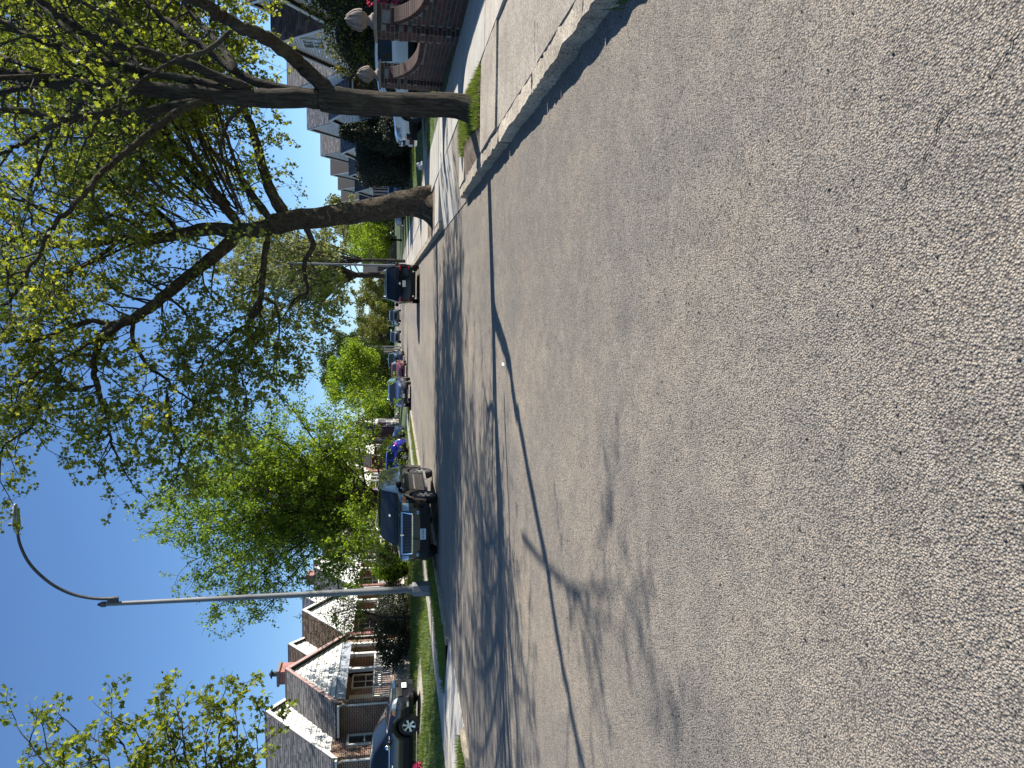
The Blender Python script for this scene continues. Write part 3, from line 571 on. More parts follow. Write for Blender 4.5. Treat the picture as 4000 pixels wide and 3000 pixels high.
L2b([(700,450),(600,420),(480,450),(380,490),(220,550),(100,540),(0,570),(-120,620)], 19.6, 18.8, .07, .03, grow=(.1, 1))
L2b([(620,650),(500,640),(380,680),(250,760),(120,840),(-40,860)], 19.0, 18.0, .05, .02, grow=(.1, 1))
L2([(1340,1170),(1318,1280),(1310,1400),(1300,1480),(1296,1540)], 22.1, 20.8, .10, .07, grow=(.35, 1), dens=.6)
L2b([(1690,270),(1640,350),(1610,440),(1640,560),(1620,650),(1560,690),(1560,770),(1600,900)], 20.8, 20.0, .06, .015, grow=(.1, 1))
L2b([(1690,265),(1780,310),(1810,420),(1800,600),(1790,740)], 20.8, 20.2, .045, .012, grow=(.15, 1))
L2b([(1600,440),(1480,520),(1350,640),(1260,780),(1210,900)], 20.4, 19.6, .035, .012, grow=(.1, 1))
T2.limb([atY(x, y, 22) for x, y in ((1190, 890), (1203, 904), (1224, 962), (1195, 1009), (1188, 1070), (1203, 1135), (1170, 1153), (1134, 1182))], .10, .03, grow=(.35, 1), dens=.6)
L2b([(1000,300),(1090,280),(1180,340),(1240,430),(1250,520)], 20.2, 20.8, .05, .012, grow=(.1, 1))
L2b([(400,60),(330,160),(280,300),(250,430)], 21.6, 20.5, .06, .015, grow=(.1, 1))
L2([(600,1190),(520,1260),(420,1320),(300,1370),(180,1440),(40,1500)], 21.9, 20.6, .07, .02, grow=(.1, 1))
L2([(900,1165),(820,1080),(700,1000),(560,930),(420,880),(300,860)], 22.0, 23.2, .08, .02, grow=(.1, 1))
L2([(750,1185),(640,1100),(500,1060),(380,1040),(260,1000)], 22.0, 21.0, .06, .02, grow=(.1, 1))
for P in ([(2.4,22.3,6.2),(4.0,22.8,8.0),(5.8,23.4,9.4),(7.6,24,10.2)], [(1.9,22.2,7.0),(3.2,24.0,9.5),(4.2,25.4,11.5)], [(1.8,22,9.5),(2.6,21.0,12.0),(3.0,20.4,13.6)], [(1.6,22,11),(0.4,21.4,13.2),(-0.6,21,14.5)], [(2.6,22.2,6.0),(4.2,21.0,7.4),(6.0,19.8,8.2),(7.4,19.0,8.6)], [(2.4,22.2,5.8),(4.4,21.6,6.6),(6.2,21.2,7.0),(8.2,20.6,7.0)], [(2.4,22.2,6.0),(4.4,20.2,7.0),(6.2,18.4,7.6),(7.8,17.2,7.6)], [(2.4,22.3,5.8),(4.8,23.4,6.6),(7,24.4,7.0),(9,25,6.8)], [(2.2,22.2,6.5),(3.6,19.8,8.0),(4.6,17.8,8.6),(5.4,16.4,8.8)], [(1.9,22.2,7.6),(0.6,20.0,9.2),(-0.2,18.4,10.2)], [(2.0,22.2,8.2),(4.6,21.6,10.4),(6.6,21.2,11.6)], [(2.5,22.2,5.4),(5.0,20.8,6.0),(7.4,19.4,6.3),(9.8,18.4,6.2)], [(2.4,22.2,6.0),(5.0,21.2,6.8),(7.4,20.6,7.0),(9.4,20.4,6.8)], [(2.3,22.2,6.4),(5.2,20.0,7.6),(7.8,18.2,7.8),(9.8,17.2,7.4)], [(2.3,22.2,6.2),(4.6,20.0,6.8),(6.6,18.6,7.0),(8.4,17.8,7.0)], [(2.3,22.3,6.6),(5.0,22.8,8.4),(7.6,22.6,9.0),(9.8,22.2,8.8)]):
    T2.limb(P, .05, .014, grow=(.3, 1), sides=6)
for i in range(28):
    v_ = T2.rng.normal(0, 1, 3); v_ /= np.linalg.norm(v_); v_ *= T2.rng.uniform(.3, 1)**.4; e_ = np.array((6.2, 20.6, 8.1)) + v_*np.array((5.0, 4.4, 3.2)); z_ = max(5.6, e_[2] - T2.rng.uniform(1.5, 3)); s_ = np.array((2.35 - (z_ - 5)*.12, 22.2, z_))
    T2.limb([s_, s_ + (e_ - s_)*.5 + np.array((0, 0, .5)), e_], .024, .008, grow=(.48, 1), sides=5, n=4)
t2 = T2.finish('plane_tree', 'leaning plane tree with flaking mottled bark and wide spreading crown over the street', (MT['bark2'], MT['plane']))
V, F = trunk_mesh(tq, tr, 40, .09, .75, 9, .015); m = MB(); m.add([v - T2.base for v in V], F); m.build('trunk', MT['bark2'], t2, 180)

# --- bright many-stemmed tree on the left verge behind the parked SUV
def vase_tree(base, H, W, seed, nl, leaf, mats, name, label, fork=1.6, gap=.34, nleaf=9, low=True, bough=(.7, 2.0), kind='oval', rt=.2, group=None, ntw=6, up=.4):
    T = Tree(base, seed, leaf=leaf, gap=gap, nleaf=nleaf, bough=bough, twig=(.3, .75), ntw=ntw); r = T.rng; b = T.base
    T.limb([b + (0, 0, -.1), b + (0.02, 0, fork*.5), b + (0, .03, fork)], rt, rt*.8, 'trunk', grow=None, sides=12)
    for i in range(nl):
        a = 2*math.pi*(i*0.618 + r.uniform(-.06, .06)); q = math.sqrt((i + .5) / nl); sp = W*.5*q*r.uniform(.85, 1.1); h = (H - fork) * (math.sqrt(max(0, 1 - (q*.82)**2))) * r.uniform(.88, 1.05)
        d = np.array([math.cos(a), math.sin(a), 0])
        T.limb([b + (0, 0, fork*.9), b + d*sp*.18 + (0, 0, fork + h*.25), b + d*sp*.5 + (0, 0, fork + h*.62), b + d*sp + (0, 0, fork + h)], rt*.38, .015, grow=(.25, 1), n=4, sides=6, wob=.05)
    if low:
        for i in range(int(nl*.6)):
            a = r.uniform(0, 6.28); d = np.array([math.cos(a), math.sin(a), 0]); sp = W*.5*r.uniform(.6, 1.0); z0 = fork*r.uniform(.9, 1.4); h = r.uniform(.05, .3)*H
            T.limb([b + (0, 0, z0), b + d*sp*.35 + (0, 0, z0 + h*.6), b + d*sp*.75 + (0, 0, z0 + h), b + d*sp + (0, 0, z0 + h*.8)], rt*.25, .012, grow=(.3, 1), n=4, sides=6, wob=.05)
    return T.finish(name, label, mats, kind=kind, up=up, group=group)
vase_tree((-8.75, 30.0, .05), 9.9, 9.4, 31, 36, .105, (MT['bark1'], MT['linden']), 'linden_tree', 'bright green many stemmed tree on the left verge behind the black SUV', gap=.23, nleaf=16, bough=(.7, 1.9))
# --- tree whose leafy boughs reach in at the frame's left (lower left of the photograph as stored)
T8 = Tree((-10.9, 10.2, .1), 47, leaf=.10, gap=.26, nleaf=7, bough=(.35, .8), twig=(.2, .5))
T8.limb([(-10.9,10.2,0),(-10.85,10.25,1.5),(-10.8,10.4,2.6)], .17, .15, 'trunk', grow=None, sides=12)
B0 = np.array((-10.8, 10.4, 2.5))
def tip(x, y, Y): return atY(x, y, Y)
for (x, y, Y, m) in ((60, 2830, 13.5, .0), (300, 2850, 13.2, .1), (430, 2800, 13.0, .1), (640, 2740, 13.0, .2), (700, 2790, 12.6, .1), (540, 2850, 12.6, .2), (860, 2760, 12.8, .1), (930, 2800, 12.4, .2), (800, 2880, 12.2, 0), (660, 2900, 12.0, .1), (1010, 2900, 12.2, .1), (180, 2920, 12.6, .2), (400, 2930, 12.0, 0)):
    e = tip(x, y, Y); mid = B0 + (e - B0)*.45 + np.array((0, 0, .5)); q = B0 + (e - B0)*.78 + np.array((0, 0, .3))
    T8.limb([B0, mid, q, e], .04, .007, grow=(.45, .97), n=5, sides=6)
for e in ((-13,8,7),(-12.5,12,7.5),(-11,7,8),(-14,10,6),(-10,11,8.5)):
    e = np.array(e, float); T8.limb([B0, B0 + (e-B0)*.5 + (0, 0, .4), e], .06, .015, grow=(.4, 1))
T8.finish('maple_tree', 'maple at the left frame edge, only its leafy bough tips reaching into the sky', (MT['bark1'], MT['maple']))
# --- background trees
vase_tree((2.75, 98, .1), 24, 19, 51, 26, .30, (MT['bark1'], MT['palegreen']), 'plane_tree', 'tall pale feathery tree far along the right kerb beyond the black crossover', fork=6.0, gap=.65, nleaf=11, bough=(1.5, 3.8), rt=.45, ntw=7)
vase_tree((3.2, 66, .1), 15, 11, 57, 16, .22, (MT['bark1'], MT['palegreen']), 'young_plane_tree', 'thin pale green tree on the right verge behind the plane tree', fork=4.0, gap=.55, nleaf=9, bough=(1.0, 2.6), rt=.16, ntw=6, low=False)
def lobed(base, H, W, seed, n, size, mats, name, label, trunk_h=1.6, lobes=26, group=None, rt=.14, cat='tree', flat=1.0):
    r = np.random.default_rng(seed); b = np.array(base, float); t = thing(name, label, cat, b, group=group)
    m = MB(); m.tube([(0,0,-.1),(.03,0,trunk_h*.6),(0,.05,trunk_h + (H-trunk_h)*.5)], [rt, rt*.8, rt*.3], 8)
    cen = []; 
    for i in range(lobes):
        v = r.normal(0, 1, 3); v /= np.linalg.norm(v); q = r.uniform(.35, 1)**.5; rr = r.uniform(.16, .30)
        c = np.array([v[0]*W*.5*q*(1-rr*.6), v[1]*W*.5*q*(1-rr*.6), trunk_h + (H-trunk_h)*(.5 + .5*v[2]*q*(1-rr*.6))]); cen.append((c, rr*W*.62))
        m.tube([(0, 0, trunk_h*.9), c*.5 + np.array((0, 0, trunk_h*.4)), c], [rt*.35, rt*.2, .01], 5)
    m.build('trunk', mats[0], t, 180, fix=False)
    P = []
    per = n // lobes
    for c, rr in cen:
        v = r.normal(0, 1, (per, 3)); v /= np.linalg.norm(v, axis=1)[:, None]; P.append(c + v * (rr * r.uniform(.25, 1, per)**.5)[:, None] * np.array([1, 1, .75*flat]))
    P = np.concatenate(P); P[:, 2] = np.maximum(P[:, 2], .05)
    V, F = leaves(P, size, 'oval', .35, r); o = link('crown', np_mesh('crown', V, F, mats[1]), t); o['kind'] = 'stuff'; return t
lobed((-9.0, 80, .1), 9.2, 8.5, 61, 16000, .26, (MT['bark1'], MT['linden']), 'verge_tree', 'round bright green tree on the left verge beyond the blue parked crossover')
lobed((-10.5, 108, .1), 13.5, 10, 62, 14000, .32, (MT['bark1'], MT['darkleaf']), 'evergreen_tree', 'dark green dense tree behind the round bright tree on the left')
lobed((-8.6, 150, .1), 9, 9, 63, 7000, .36, (MT['bark1'], MT['olive']), 'far_tree', 'olive brown tree at the far end of the street left of centre')
lobed((-5.2, 215, .1), 13, 12, 64, 7000, .5, (MT['bark1'], MT['olive']), 'far_tree', 'yellow green tree closing the far end of the street')
lobed((3.5, 230, .1), 12, 13, 68, 7000, .5, (MT['bark1'], MT['olive']), 'far_tree', 'pale olive tree at the street end right of the parked pickup')
lobed((-14, 190, .1), 14, 14, 69, 7000, .5, (MT['bark1'], MT['darkleaf']), 'far_tree', 'dark far tree behind the two grey gate posts')
lobed((6.6, 86, .15), 6.8, 7.6, 65, 12000, .2, (MT['bark1'], MT['linden']), 'garden_tree', 'rounded leafy green tree in the front garden beyond the silver blue car', trunk_h=1.0)
lobed((13.5, 120, .1), 13, 12, 66, 8000, .4, (MT['bark1'], MT['olive']), 'far_tree', 'loose green tree behind the beige house on the right')
lobed((-12.6, 35.5, .15), 2.7, 3.0, 67, 9000, .075, (MT['bark1'], MT['darkleaf']), 'dark_shrub', 'dark leafy shrub behind the bonnet of the black SUV', trunk_h=.3, cat='shrub', rt=.05)

for i in range(26):
    sd = -1 if i % 2 else 1; yy = 120 + i*9.5 + random.uniform(-3, 3); xx = sd*random.uniform(17, 46) - 3 if i < 20 else random.uniform(-9, 5)
    lobed((xx, yy if i < 20 else 330 + i, .0), random.uniform(7, 11), random.uniform(8, 12), 200 + i, 3200, .5, (MT['bark1'], MT['darkleaf' if i % 3 == 0 else 'olive' if i % 3 == 1 else 'linden']), 'distant_tree', ('dark', 'olive', 'bright green')[i % 3] + ' distant tree among the far roofs ' + ('at the street end' if i >= 20 else 'left of the street' if sd < 0 else 'right of the street'), group='distant trees closing the horizon', lobes=16)
rw = np.random.default_rng(77); nW = 26000; aw = rw.uniform(-1, 1, nW); hw_ = (4 + 4*np.abs(np.sin(aw*23)) * np.abs(np.cos(aw*9.3)) + 1.5*np.sin(aw*61)); PW = np.stack([aw*330, 430 + rw.uniform(-12, 12, nW), rw.uniform(0, 1, nW)*(hw_ + 2)], 1)
V, F = leaves(PW, 2.4, 'oval', .2, rw); o = link('far_woods', np_mesh('far_woods', V, F, MT['darkleaf'])); tag(o, 'far belt of woods along the horizon behind everything', 'woods', kind='stuff')

# ------------------------------------------------------------------ houses
def shingle_slope(b, o, u, v, nrm, lu, lv, ew=0.30, eh=0.145, th=0.012, clip=None, inter=False):
    """courses of single shingles on a roof plane: o corner at the eave, u along the eave, v up the slope"""
    o, u, v, nrm = map(np.array, (o, u, v, nrm)); rows = int(lv/eh)
    for i in range(rows):
        s = -(i % 2)*ew*.5 + random.uniform(-.04, .04); 
        while s < lu:
            w = ew*random.uniform(.8, 1.15); a = max(0, s); c = min(lu, s + w - .006)
            if c - a > .03:
                v0 = i*eh - random.uniform(0, .012); v1 = min(lv, (i+1)*eh + .05); t = th*random.uniform(.7, 1.9)
                p = [o + u*a + v*max(0, v0) + nrm*t, o + u*c + v*max(0, v0) + nrm*t, o + u*c + v*v1 + nrm*.002, o + u*a + v*v1 + nrm*.002, o + u*a + v*max(0, v0), o + u*c + v*max(0, v0)]
                b.add(p, [(0,1,2,3),(4,5,1,0)])
            s += w
def gable_roof(t, D, y0, y1, ya, ze, za, x0, x1, mat, over=.28, th=.11, shingles=True, pname='roof', rake=None, both=True):
    """ridge along x from x0 (street end) to x1; slopes fall to y0 and y1"""
    roof = None
    for k, (ye, sg) in enumerate(((y0, -1), (y1, 1))):
        sl = (za - ze) / abs(ya - ye); yo = ye + sg*over; zo = ze - over*sl; L = math.hypot(ya - yo, za - zo); vy, vz = (ya - yo)/L, (za - zo)/L; ny, nz = (-vz, vy) if vy > 0 else (vz, -vy)
        b = MB(); b.hexa([(x0, yo, zo), (x1, yo, zo), (x1, ya, za), (x0, ya, za), (x0, yo + ny*th, zo + nz*th), (x1, yo + ny*th, zo + nz*th), (x1, ya + ny*th*.0, za + th/nz), (x0, ya, za + th/nz)])
        o = b.build(pname, [MT['roofbase']], t)
        if roof is None: roof = o
        if shingles and (both or k == 0):
            b = MB(); n = np.array([0, ny, nz]); s = shingle_slope(b, np.array([min(x0, x1), yo + ny*(th+.003), zo + nz*(th+.003)]), (1, 0, 0), (0, vy, vz), n, abs(x1 - x0), L - .03)
            m = b.build('shingles', mat, o, fix=False); m['kind'] = 'stuff'
        if rake:
            b = MB(); xa = x0 + D*.0; b.hexa([(x0 - D*.05, yo, zo - .08), (x0 - D*.012, yo, zo - .08), (x0 - D*.012, ya, za - .08), (x0 - D*.05, ya, za - .08), (x0 - D*.05, yo, zo + .13), (x0 - D*.012, yo, zo + .13), (x0 - D*.012, ya, za + .12), (x0 - D*.05, ya, za + .12)])
            b.build('rake_board', rake, t)
    return roof
def gable_panels(t, x, D, y0, y1, ya, ze, za, ph, mat, th=.03):
    z = ze; i = 0
    while z < za - .04:
        z1 = min(z + ph, za - .01)
        def yy(z): q = (z - ze)/(za - ze); return y0 + (ya - y0)*q, y1 + (ya - y1)*q
        a0, b0 = yy(z); a1, b1 = yy(z1 - .012)
        if b1 - a1 < .01: a1 = b1 = ya
        v = [(x, a0, z), (x, b0, z), (x - D*.012, b1, z1 - .012), (x - D*.012, a1, z1 - .012)]
        front = [(x - D*(th + .012), a0, z), (x - D*(th + .012), b0, z), (x - D*th*.5, b1, z1 - .012), (x - D*th*.5, a1, z1 - .012)]
        b = MB(); b.add(v + front, [(0,1,2,3), (4,5,6,7), (0,1,5,4), (1,2,6,5), (2,3,7,6), (3,0,4,7)]); b.build('siding_panel', mat, t); z = z1
def window(t, x, D, y0, y1, z0, z1, mat, name='window', bars=(1, 1), fw=.07, axis='x', yc=None):
    """window proud of a wall that faces the street (axis x) or the camera (axis y)"""
    def bx(b, a0, a1, h0, h1, d0, d1):
        if axis == 'x': b.box(x - D*d0, x - D*d1, a0, a1, h0, h1)
        else: b.box(a0, a1, x + D*d0, x + D*d1, h0, h1)
    b = MB(); bx(b, y0 + fw, y1 - fw, z0 + fw, z1 - fw, .004, .018); p = b.build('window', MT['glass'], t)
    f = MB(); bx(f, y0, y0 + fw, z0, z1, .0, .07); bx(f, y1 - fw, y1, z0, z1, .0, .07); bx(f, y0 + fw, y1 - fw, z1 - fw, z1, .0, .07); bx(f, y0 + fw, y1 - fw, z0, z0 + fw, .0, .07); f.build('frame', mat, p)
    for k in range(bars[0]):
        yb = y0 + (y1 - y0)*(k + 1)/(bars[0] + 1); m = MB(); bx(m, yb - .018, yb + .018, z0 + fw, z1 - fw, .019, .045); m.build('glazing_bar', mat, p)
    for k in range(bars[1]):
        zb = z0 + (z1 - z0)*(k + 1)/(bars[1] + 1); m = MB(); bx(m, y0 + fw, y1 - fw, zb - .02, zb + .02, .019, .05); m.build('glazing_bar', mat, p)
    s = MB(); bx(s, y0 - .05, y1 + .05, z0 - .06, z0, .0, .11); s.build('sill', mat, p)
    return p
def house(label, D, Xf, Xm, y0, y1, ym0, ym1, zg, ze, za, zme, zma, yma=None, brick='hbrick', roofmat='sh_grey', siding='siding', rake='white', trim='white', front_window=None, chimney=None, porch='rail', attic=False, depth=8.5, name='row_house', group=None, det=2, ya=None, door='cream', panel=.205):
    """D = +1: the house lies towards -x of its front (left side of the street, faces +x); D = -1 mirrored. Local origin at (Xf, y0, zg)."""
    D = -D                                          # x grows by D*k going back from the street
    t = thing(name, label, 'house', (Xf, y0, zg), group=group); W = y1 - y0; dm = abs(Xm - Xf); m0, m1 = ym0 - y0, ym1 - y0; ma = (m0 + m1)/2 if yma is None else yma - y0; pa = W/2 if ya is None else ya - y0
    e, a, me, ma_z = ze - zg, za - zg, zme - zg, zma - zg; bm = MT[brick]
    b = MB(); b.box(D*dm, D*(dm + depth), m0, m1, -.2, me); b.build('wall', bm, t)
    # brick flank wall of the porch block (towards the camera) and its far one
    b = MB(); b.box(0.02*D, D*(dm - .003), .12, .36, -.2, e); b.build('wall', bm, t)
    b = MB(); b.box(0.02*D, D*(dm - .003), W - .36, W - .12, -.2, e); b.build('wall', bm, t)
    # gables
    b = MB(); b.prism([(m0, me - .002), (m1, me - .002), (ma, ma_z)], D*(dm + .02), D*(dm + .2)); b.build('gable', MT[siding], t)
    gable_panels(t, D*(dm + .018), D, m0 + .02, m1 - .02, ma, me + .02, ma_z - .05, panel*1.15, MT[siding])
    b = MB(); b.prism([(.02, e + .02), (W - .02, e + .02), (pa, a)], D*.03, D*.2); b.build('gable', MT[siding], t)
    gable_panels(t, D*.028, D, .05, W - .05, pa, e + .03, a - .06, panel, MT[siding])
    gable_roof(t, D, m0, m1, ma, me, ma_z, D*(dm - .12), D*(dm + depth + .2), MT[roofmat], rake=MT[trim], shingles=det > 0, both=det > 1)
    gable_roof(t, D, .0, W, pa, e, a, -D*.16, D*(dm + 2.2), MT[roofmat], over=.2, rake=MT[rake], shingles=det > 0, both=det > 1)
    # porch beam, ceiling, floor
    b = MB(); b.box(-D*.02, D*.16, .37, W - .37, e - .42, e - .004); b.build('porch_beam', MT['greytrim'] if rake == 'rose' else MT['white'], t)
    b = MB(); b.box(D*.17, D*(dm - .005), .37, W - .37, e - .2, e - .12); b.build('porch_ceiling', MT['white'], t)
    fz = min(.78, .24*e); b = MB(); b.box(-D*.12, D*(dm - .004), .365, W - .365, -.2, fz); b.build('porch_floor', MT['conc'], t)
    # door and porch window on the recessed wall
    dy = W*.36; b = MB(); b.box(D*(dm - .05), D*(dm - .004), dy, dy + .95, fz + .01, fz + 2.05); dr = b.build('door', MT[door], t)
    for pz in (.25, .95, 1.5):
        for py in (.12, .52):
            b = MB(); b.box(D*(dm - .065), D*(dm - .051), dy + py, dy + py + .3, fz + pz, fz + pz + .42); b.build('door_panel', MT[door], dr)
    b = MB(); b.lathe([(.0, -.02), (.035, -.02), (.035, .03), (0, .03)], (D*(dm - .09), dy + .84, fz + 1.0), 8, 'x'); b.build('handle', MT['iron'], dr)
    window(t, D*dm, D, dy + 1.5, dy + 2.75 if W > 5.2 else dy + 2.4, fz + .7, fz + 2.0, MT[trim], bars=(1, 1))
    # posts
    for py in ((.46, W*.5, W*.74, W - .5) if porch == 'rail' else (.46, W*.5, W - .5)):
        if porch == 'rail' and py == .46: continue
        b = MB(); b.box(D*.0, D*.16, py - .08, py + .08, fz, e - .42); b.box(-D*.03, D*.19, py - .11, py + .11, fz, fz + .12); b.box(-D*.03, D*.19, py - .11, py + .11, e - .54, e - .424); b.build('porch_post', MT['white'], t)
    if porch == 'rail':
        y_a, y_b = .5, W*.5 - .1
        for (q0, q1) in ((.42, W*.5 - .12), (W*.5 + .12, W*.74 - .12)):
            b = MB(); b.box(D*.02, D*.12, q0, q1, fz + .86, fz + .93); b.build('rail', MT['white'], t)
            b = MB(); b.box(D*.03, D*.11, q0, q1, fz + .1, fz + .16); b.build('rail', MT['white'], t)
            n = int((q1 - q0)/.17)
            for k in range(n):
                yb = q0 + .08 + k*.17; b = MB(); b.box(D*.05, D*.09, yb - .02, yb + .02, fz + .16, fz + .86); b.build('baluster', MT['white'], t)
        # steps down to the lawn
        for k in range(3):
            b = MB(); b.box(-D*(.13 + .3*k), -D*(.43 + .3*k), W*.76, W - .6, -.2, fz*(1 - (k+1)/4)); b.build('step', MT['conc'], t)
    # downpipes and gutters
    b = MB(); b.tube([(-D*.05, -.26, e - .2), (-D*.02, -.05, e - .38), (D*.12, .07, e - .55), (D*.12, .07, .15)], .045, 6); b.build('downpipe', MT['white'], t)
    b = MB(); b.tube([(D*(dm + .1), m0 - .3, me - .2), (D*(dm + .15), m0 - .06, me - .5), (D*(dm + .15), m0 - .06, .15)], .045, 6); b.build('downpipe', MT['white'], t)
    b = MB(); b.box(D*(dm - .1), D*(dm + depth), m0 - .42, m0 - .29, me - .29, me - .2); b.build('gutter', MT['white'], t)
    b = MB(); b.box(-D*.1, D*(dm - .15), -.33, -.21, e - .22, e - .13); b.build('gutter', MT['white'], t)
    if front_window:
        a0, a1, h0, h1 = front_window; window(t, D*dm, D, a0 - y0, a1 - y0, h0 - zg, h1 - zg, MT[trim], bars=(0, 1), fw=.09)
    window(t, m0, -1, D*(dm + 2), D*(dm + 3.2), 1.0, 2.3, MT[trim], axis='y') if D > 0 else window(t, m0, -1, D*(dm + 3.2), D*(dm + 2), 1.0, 2.3, MT[trim], axis='y')
    if attic:
        window(t, D*.0, D, pa - .55, pa + .55, e + .42, e + 1.42, MT['white'], bars=(1, 1), fw=.08)
    if chimney:
        cx, cy, cz0, cz1 = chimney; cx -= Xf; cy -= y0; cz0 -= zg; cz1 -= zg
        b = MB(); b.box(cx - .33, cx + .33, cy - .45, cy + .45, cz0, cz1); ch = b.build('chimney', MT['chim'], t)
        b = MB(); b.box(cx - .4, cx + .4, cy - .52, cy + .52, cz1, cz1 + .12); b.build('chimney_cap', MT['mortar'], ch)
        b = MB(); b.lathe([(.12, 0), (.12, .28)], (cx, cy, cz1 + .12), 10); b.build('flue', MT['iron'], ch)
        b = MB(); b.lathe([(.24, 0), (.2, .03), (.03, .13)], (cx, cy, cz1 + .42), 10); b.build('flue_cowl', MT['iron'], ch)
        for k in (-1, 1): b = MB(); b.box(cx - .1*k - .01, cx - .1*k + .01, cy - .01, cy + .01, cz1 + .38, cz1 + .44); b.build('cowl_leg', MT['iron'], ch)
    return t
zL = .46
# left terrace: each gable about 6.3 m wide, adjoining
YL = [28.4, 34.5, 40.6, 46.7, 52.8]
lab = ['grey roofed brick house nearest on the left, rose trimmed white porch gable and chimney', 'brown roofed brick house second from the left edge, behind the twiggy sapling', 'brick house with white gable seen through the leaves right of the lamp post', 'brick house mostly hidden behind the bright many stemmed tree', 'brick house behind the black SUV and its shrub']
rm = ['sh_grey', 'sh_brown', 'sh_slate', 'sh_brown', 'sh_grey']; bk = ['hbrick', 'hbrick_red', 'hbrick_red', 'hbrick', 'hbrick_red']
for i, yh in enumerate(YL):
    house(lab[i], 1, -17.0, -18.45, yh, yh + 5.75, yh - 1.35, yh + 5.75 if i == 0 else yh + 4.7, zL, 3.72, 5.98, 3.78, 6.75 if i == 0 else 6.6, yma=yh + 2.1, brick=bk[i], roofmat=rm[i], rake='rose' if i == 0 else 'white',
          front_window=(yh - .72, yh + .02, 1.75, 3.2) if i == 0 else None, chimney=(-18.75, yh + 6.02, 4.0, 6.8) if i in (0, 2) else None, det=2 if i < 2 else 1, group='left terrace of brick houses')
# far left houses
for i, (yh, lb) in enumerate(((64.0, 'brick house behind the slate blue crossover at the left kerb'), (78.0, 'brick house far down the left side behind the red car'), (96.0, 'small far brick house beyond the round green tree on the left'))):
    house(lb, 1, -17.5, -19.0, yh, yh + 6, yh - 1.5, yh + 6.5, zL, 3.8, 6.2, 4.2, 7.6, brick='hbrick_red', roofmat='sh_slate', det=0, group='left houses further along')
# right terrace (shaded street fronts)
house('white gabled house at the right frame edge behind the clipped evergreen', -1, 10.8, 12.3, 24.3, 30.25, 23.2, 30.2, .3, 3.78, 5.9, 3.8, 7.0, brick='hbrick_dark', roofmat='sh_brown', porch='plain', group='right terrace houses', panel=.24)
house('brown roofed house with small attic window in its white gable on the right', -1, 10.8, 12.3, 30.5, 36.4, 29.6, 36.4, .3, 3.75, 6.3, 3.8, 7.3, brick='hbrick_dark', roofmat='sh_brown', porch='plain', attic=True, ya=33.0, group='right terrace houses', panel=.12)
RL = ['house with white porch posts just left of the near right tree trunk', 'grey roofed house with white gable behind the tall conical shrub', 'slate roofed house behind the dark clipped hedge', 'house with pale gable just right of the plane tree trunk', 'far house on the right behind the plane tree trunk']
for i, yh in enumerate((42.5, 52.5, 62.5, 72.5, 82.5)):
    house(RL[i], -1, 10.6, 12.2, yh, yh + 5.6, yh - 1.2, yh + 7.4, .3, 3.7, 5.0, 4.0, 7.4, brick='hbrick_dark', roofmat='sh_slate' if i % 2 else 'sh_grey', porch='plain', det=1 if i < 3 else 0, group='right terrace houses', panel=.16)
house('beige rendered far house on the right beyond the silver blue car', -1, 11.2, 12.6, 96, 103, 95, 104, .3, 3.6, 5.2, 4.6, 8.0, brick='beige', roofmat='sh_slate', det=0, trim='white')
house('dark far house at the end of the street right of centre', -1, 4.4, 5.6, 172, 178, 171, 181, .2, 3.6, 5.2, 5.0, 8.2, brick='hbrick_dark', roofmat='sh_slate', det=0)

# ------------------------------------------------------------------ clipped shrubs and hedges
def shrub(name, label, c, size, n, leafsize, mat, seed, shape='ball', tips=None, cat='shrub', group=None):
    r = np.random.default_rng(seed); t = thing(name, label, cat, c, group=group); sx, sy, sz = size; v = r.normal(0, 1, (n, 3))
    if shape == 'box':
        v = r.uniform(-1, 1, (n, 3)); k = np.argmax(np.abs(v), 1); v[np.arange(n), k] = np.sign(v[np.arange(n), k]) * r.uniform(.86, 1.04, n); P = v*np.array([sx/2, sy/2, sz/2]); P[:, 2] += sz/2
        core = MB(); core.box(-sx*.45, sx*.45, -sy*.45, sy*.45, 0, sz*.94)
    elif shape == 'cone':
        h = r.uniform(0, 1, n)**.8; a = r.uniform(0, 6.28, n); rr = np.where(h < .25, .75 + h, 1.0 - (h-.25)*.75/.75 + .0) * r.uniform(.8, 1.06, n) + .05*np.sin(7*a); P = np.stack([np.cos(a)*rr*sx/2, np.sin(a)*rr*sy/2, h*sz], 1)
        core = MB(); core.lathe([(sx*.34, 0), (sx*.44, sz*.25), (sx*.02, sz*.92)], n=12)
    else:
        v /= np.linalg.norm(v, axis=1)[:, None]; lump = 1 + .10*np.sin(5*v[:, 0]*3 + seed) * np.cos(4*v[:, 1]*3) + .08*np.sin(9*v[:, 2] + 6*v[:, 0]); P = v*np.array([sx/2, sy/2, sz/2]) * (r.uniform(.8, 1.05, n)*lump)[:, None]; P[:, 2] += sz/2; P = P[P[:, 2] > .03]
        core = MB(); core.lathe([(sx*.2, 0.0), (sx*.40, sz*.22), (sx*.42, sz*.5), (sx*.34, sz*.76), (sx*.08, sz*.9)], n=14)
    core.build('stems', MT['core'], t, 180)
    if tips:
        sel = r.uniform(0, 1, len(P)) < np.clip((P[:, 2]/sz - .35)*1.1, .04, .75); V, F = leaves(P[sel]*1.03, leafsize, 'oval', .5, r); o = link('new_growth', np_mesh('new_growth', V, F, MT[tips]), t); o['kind'] = 'stuff'; P = P[~sel]
    V, F = leaves(P, leafsize, 'oval', .3, r); o = link('foliage', np_mesh('foliage', V, F, MT[mat]), t); o['kind'] = 'stuff'; return t
shrub('clipped_evergreen', 'large dark clipped evergreen with yellow green tips behind the white car', (9.9, 29.2, .3), (3.4, 3.4, 3.5), 9000, .10, 'yew', 71, tips='yewtip')
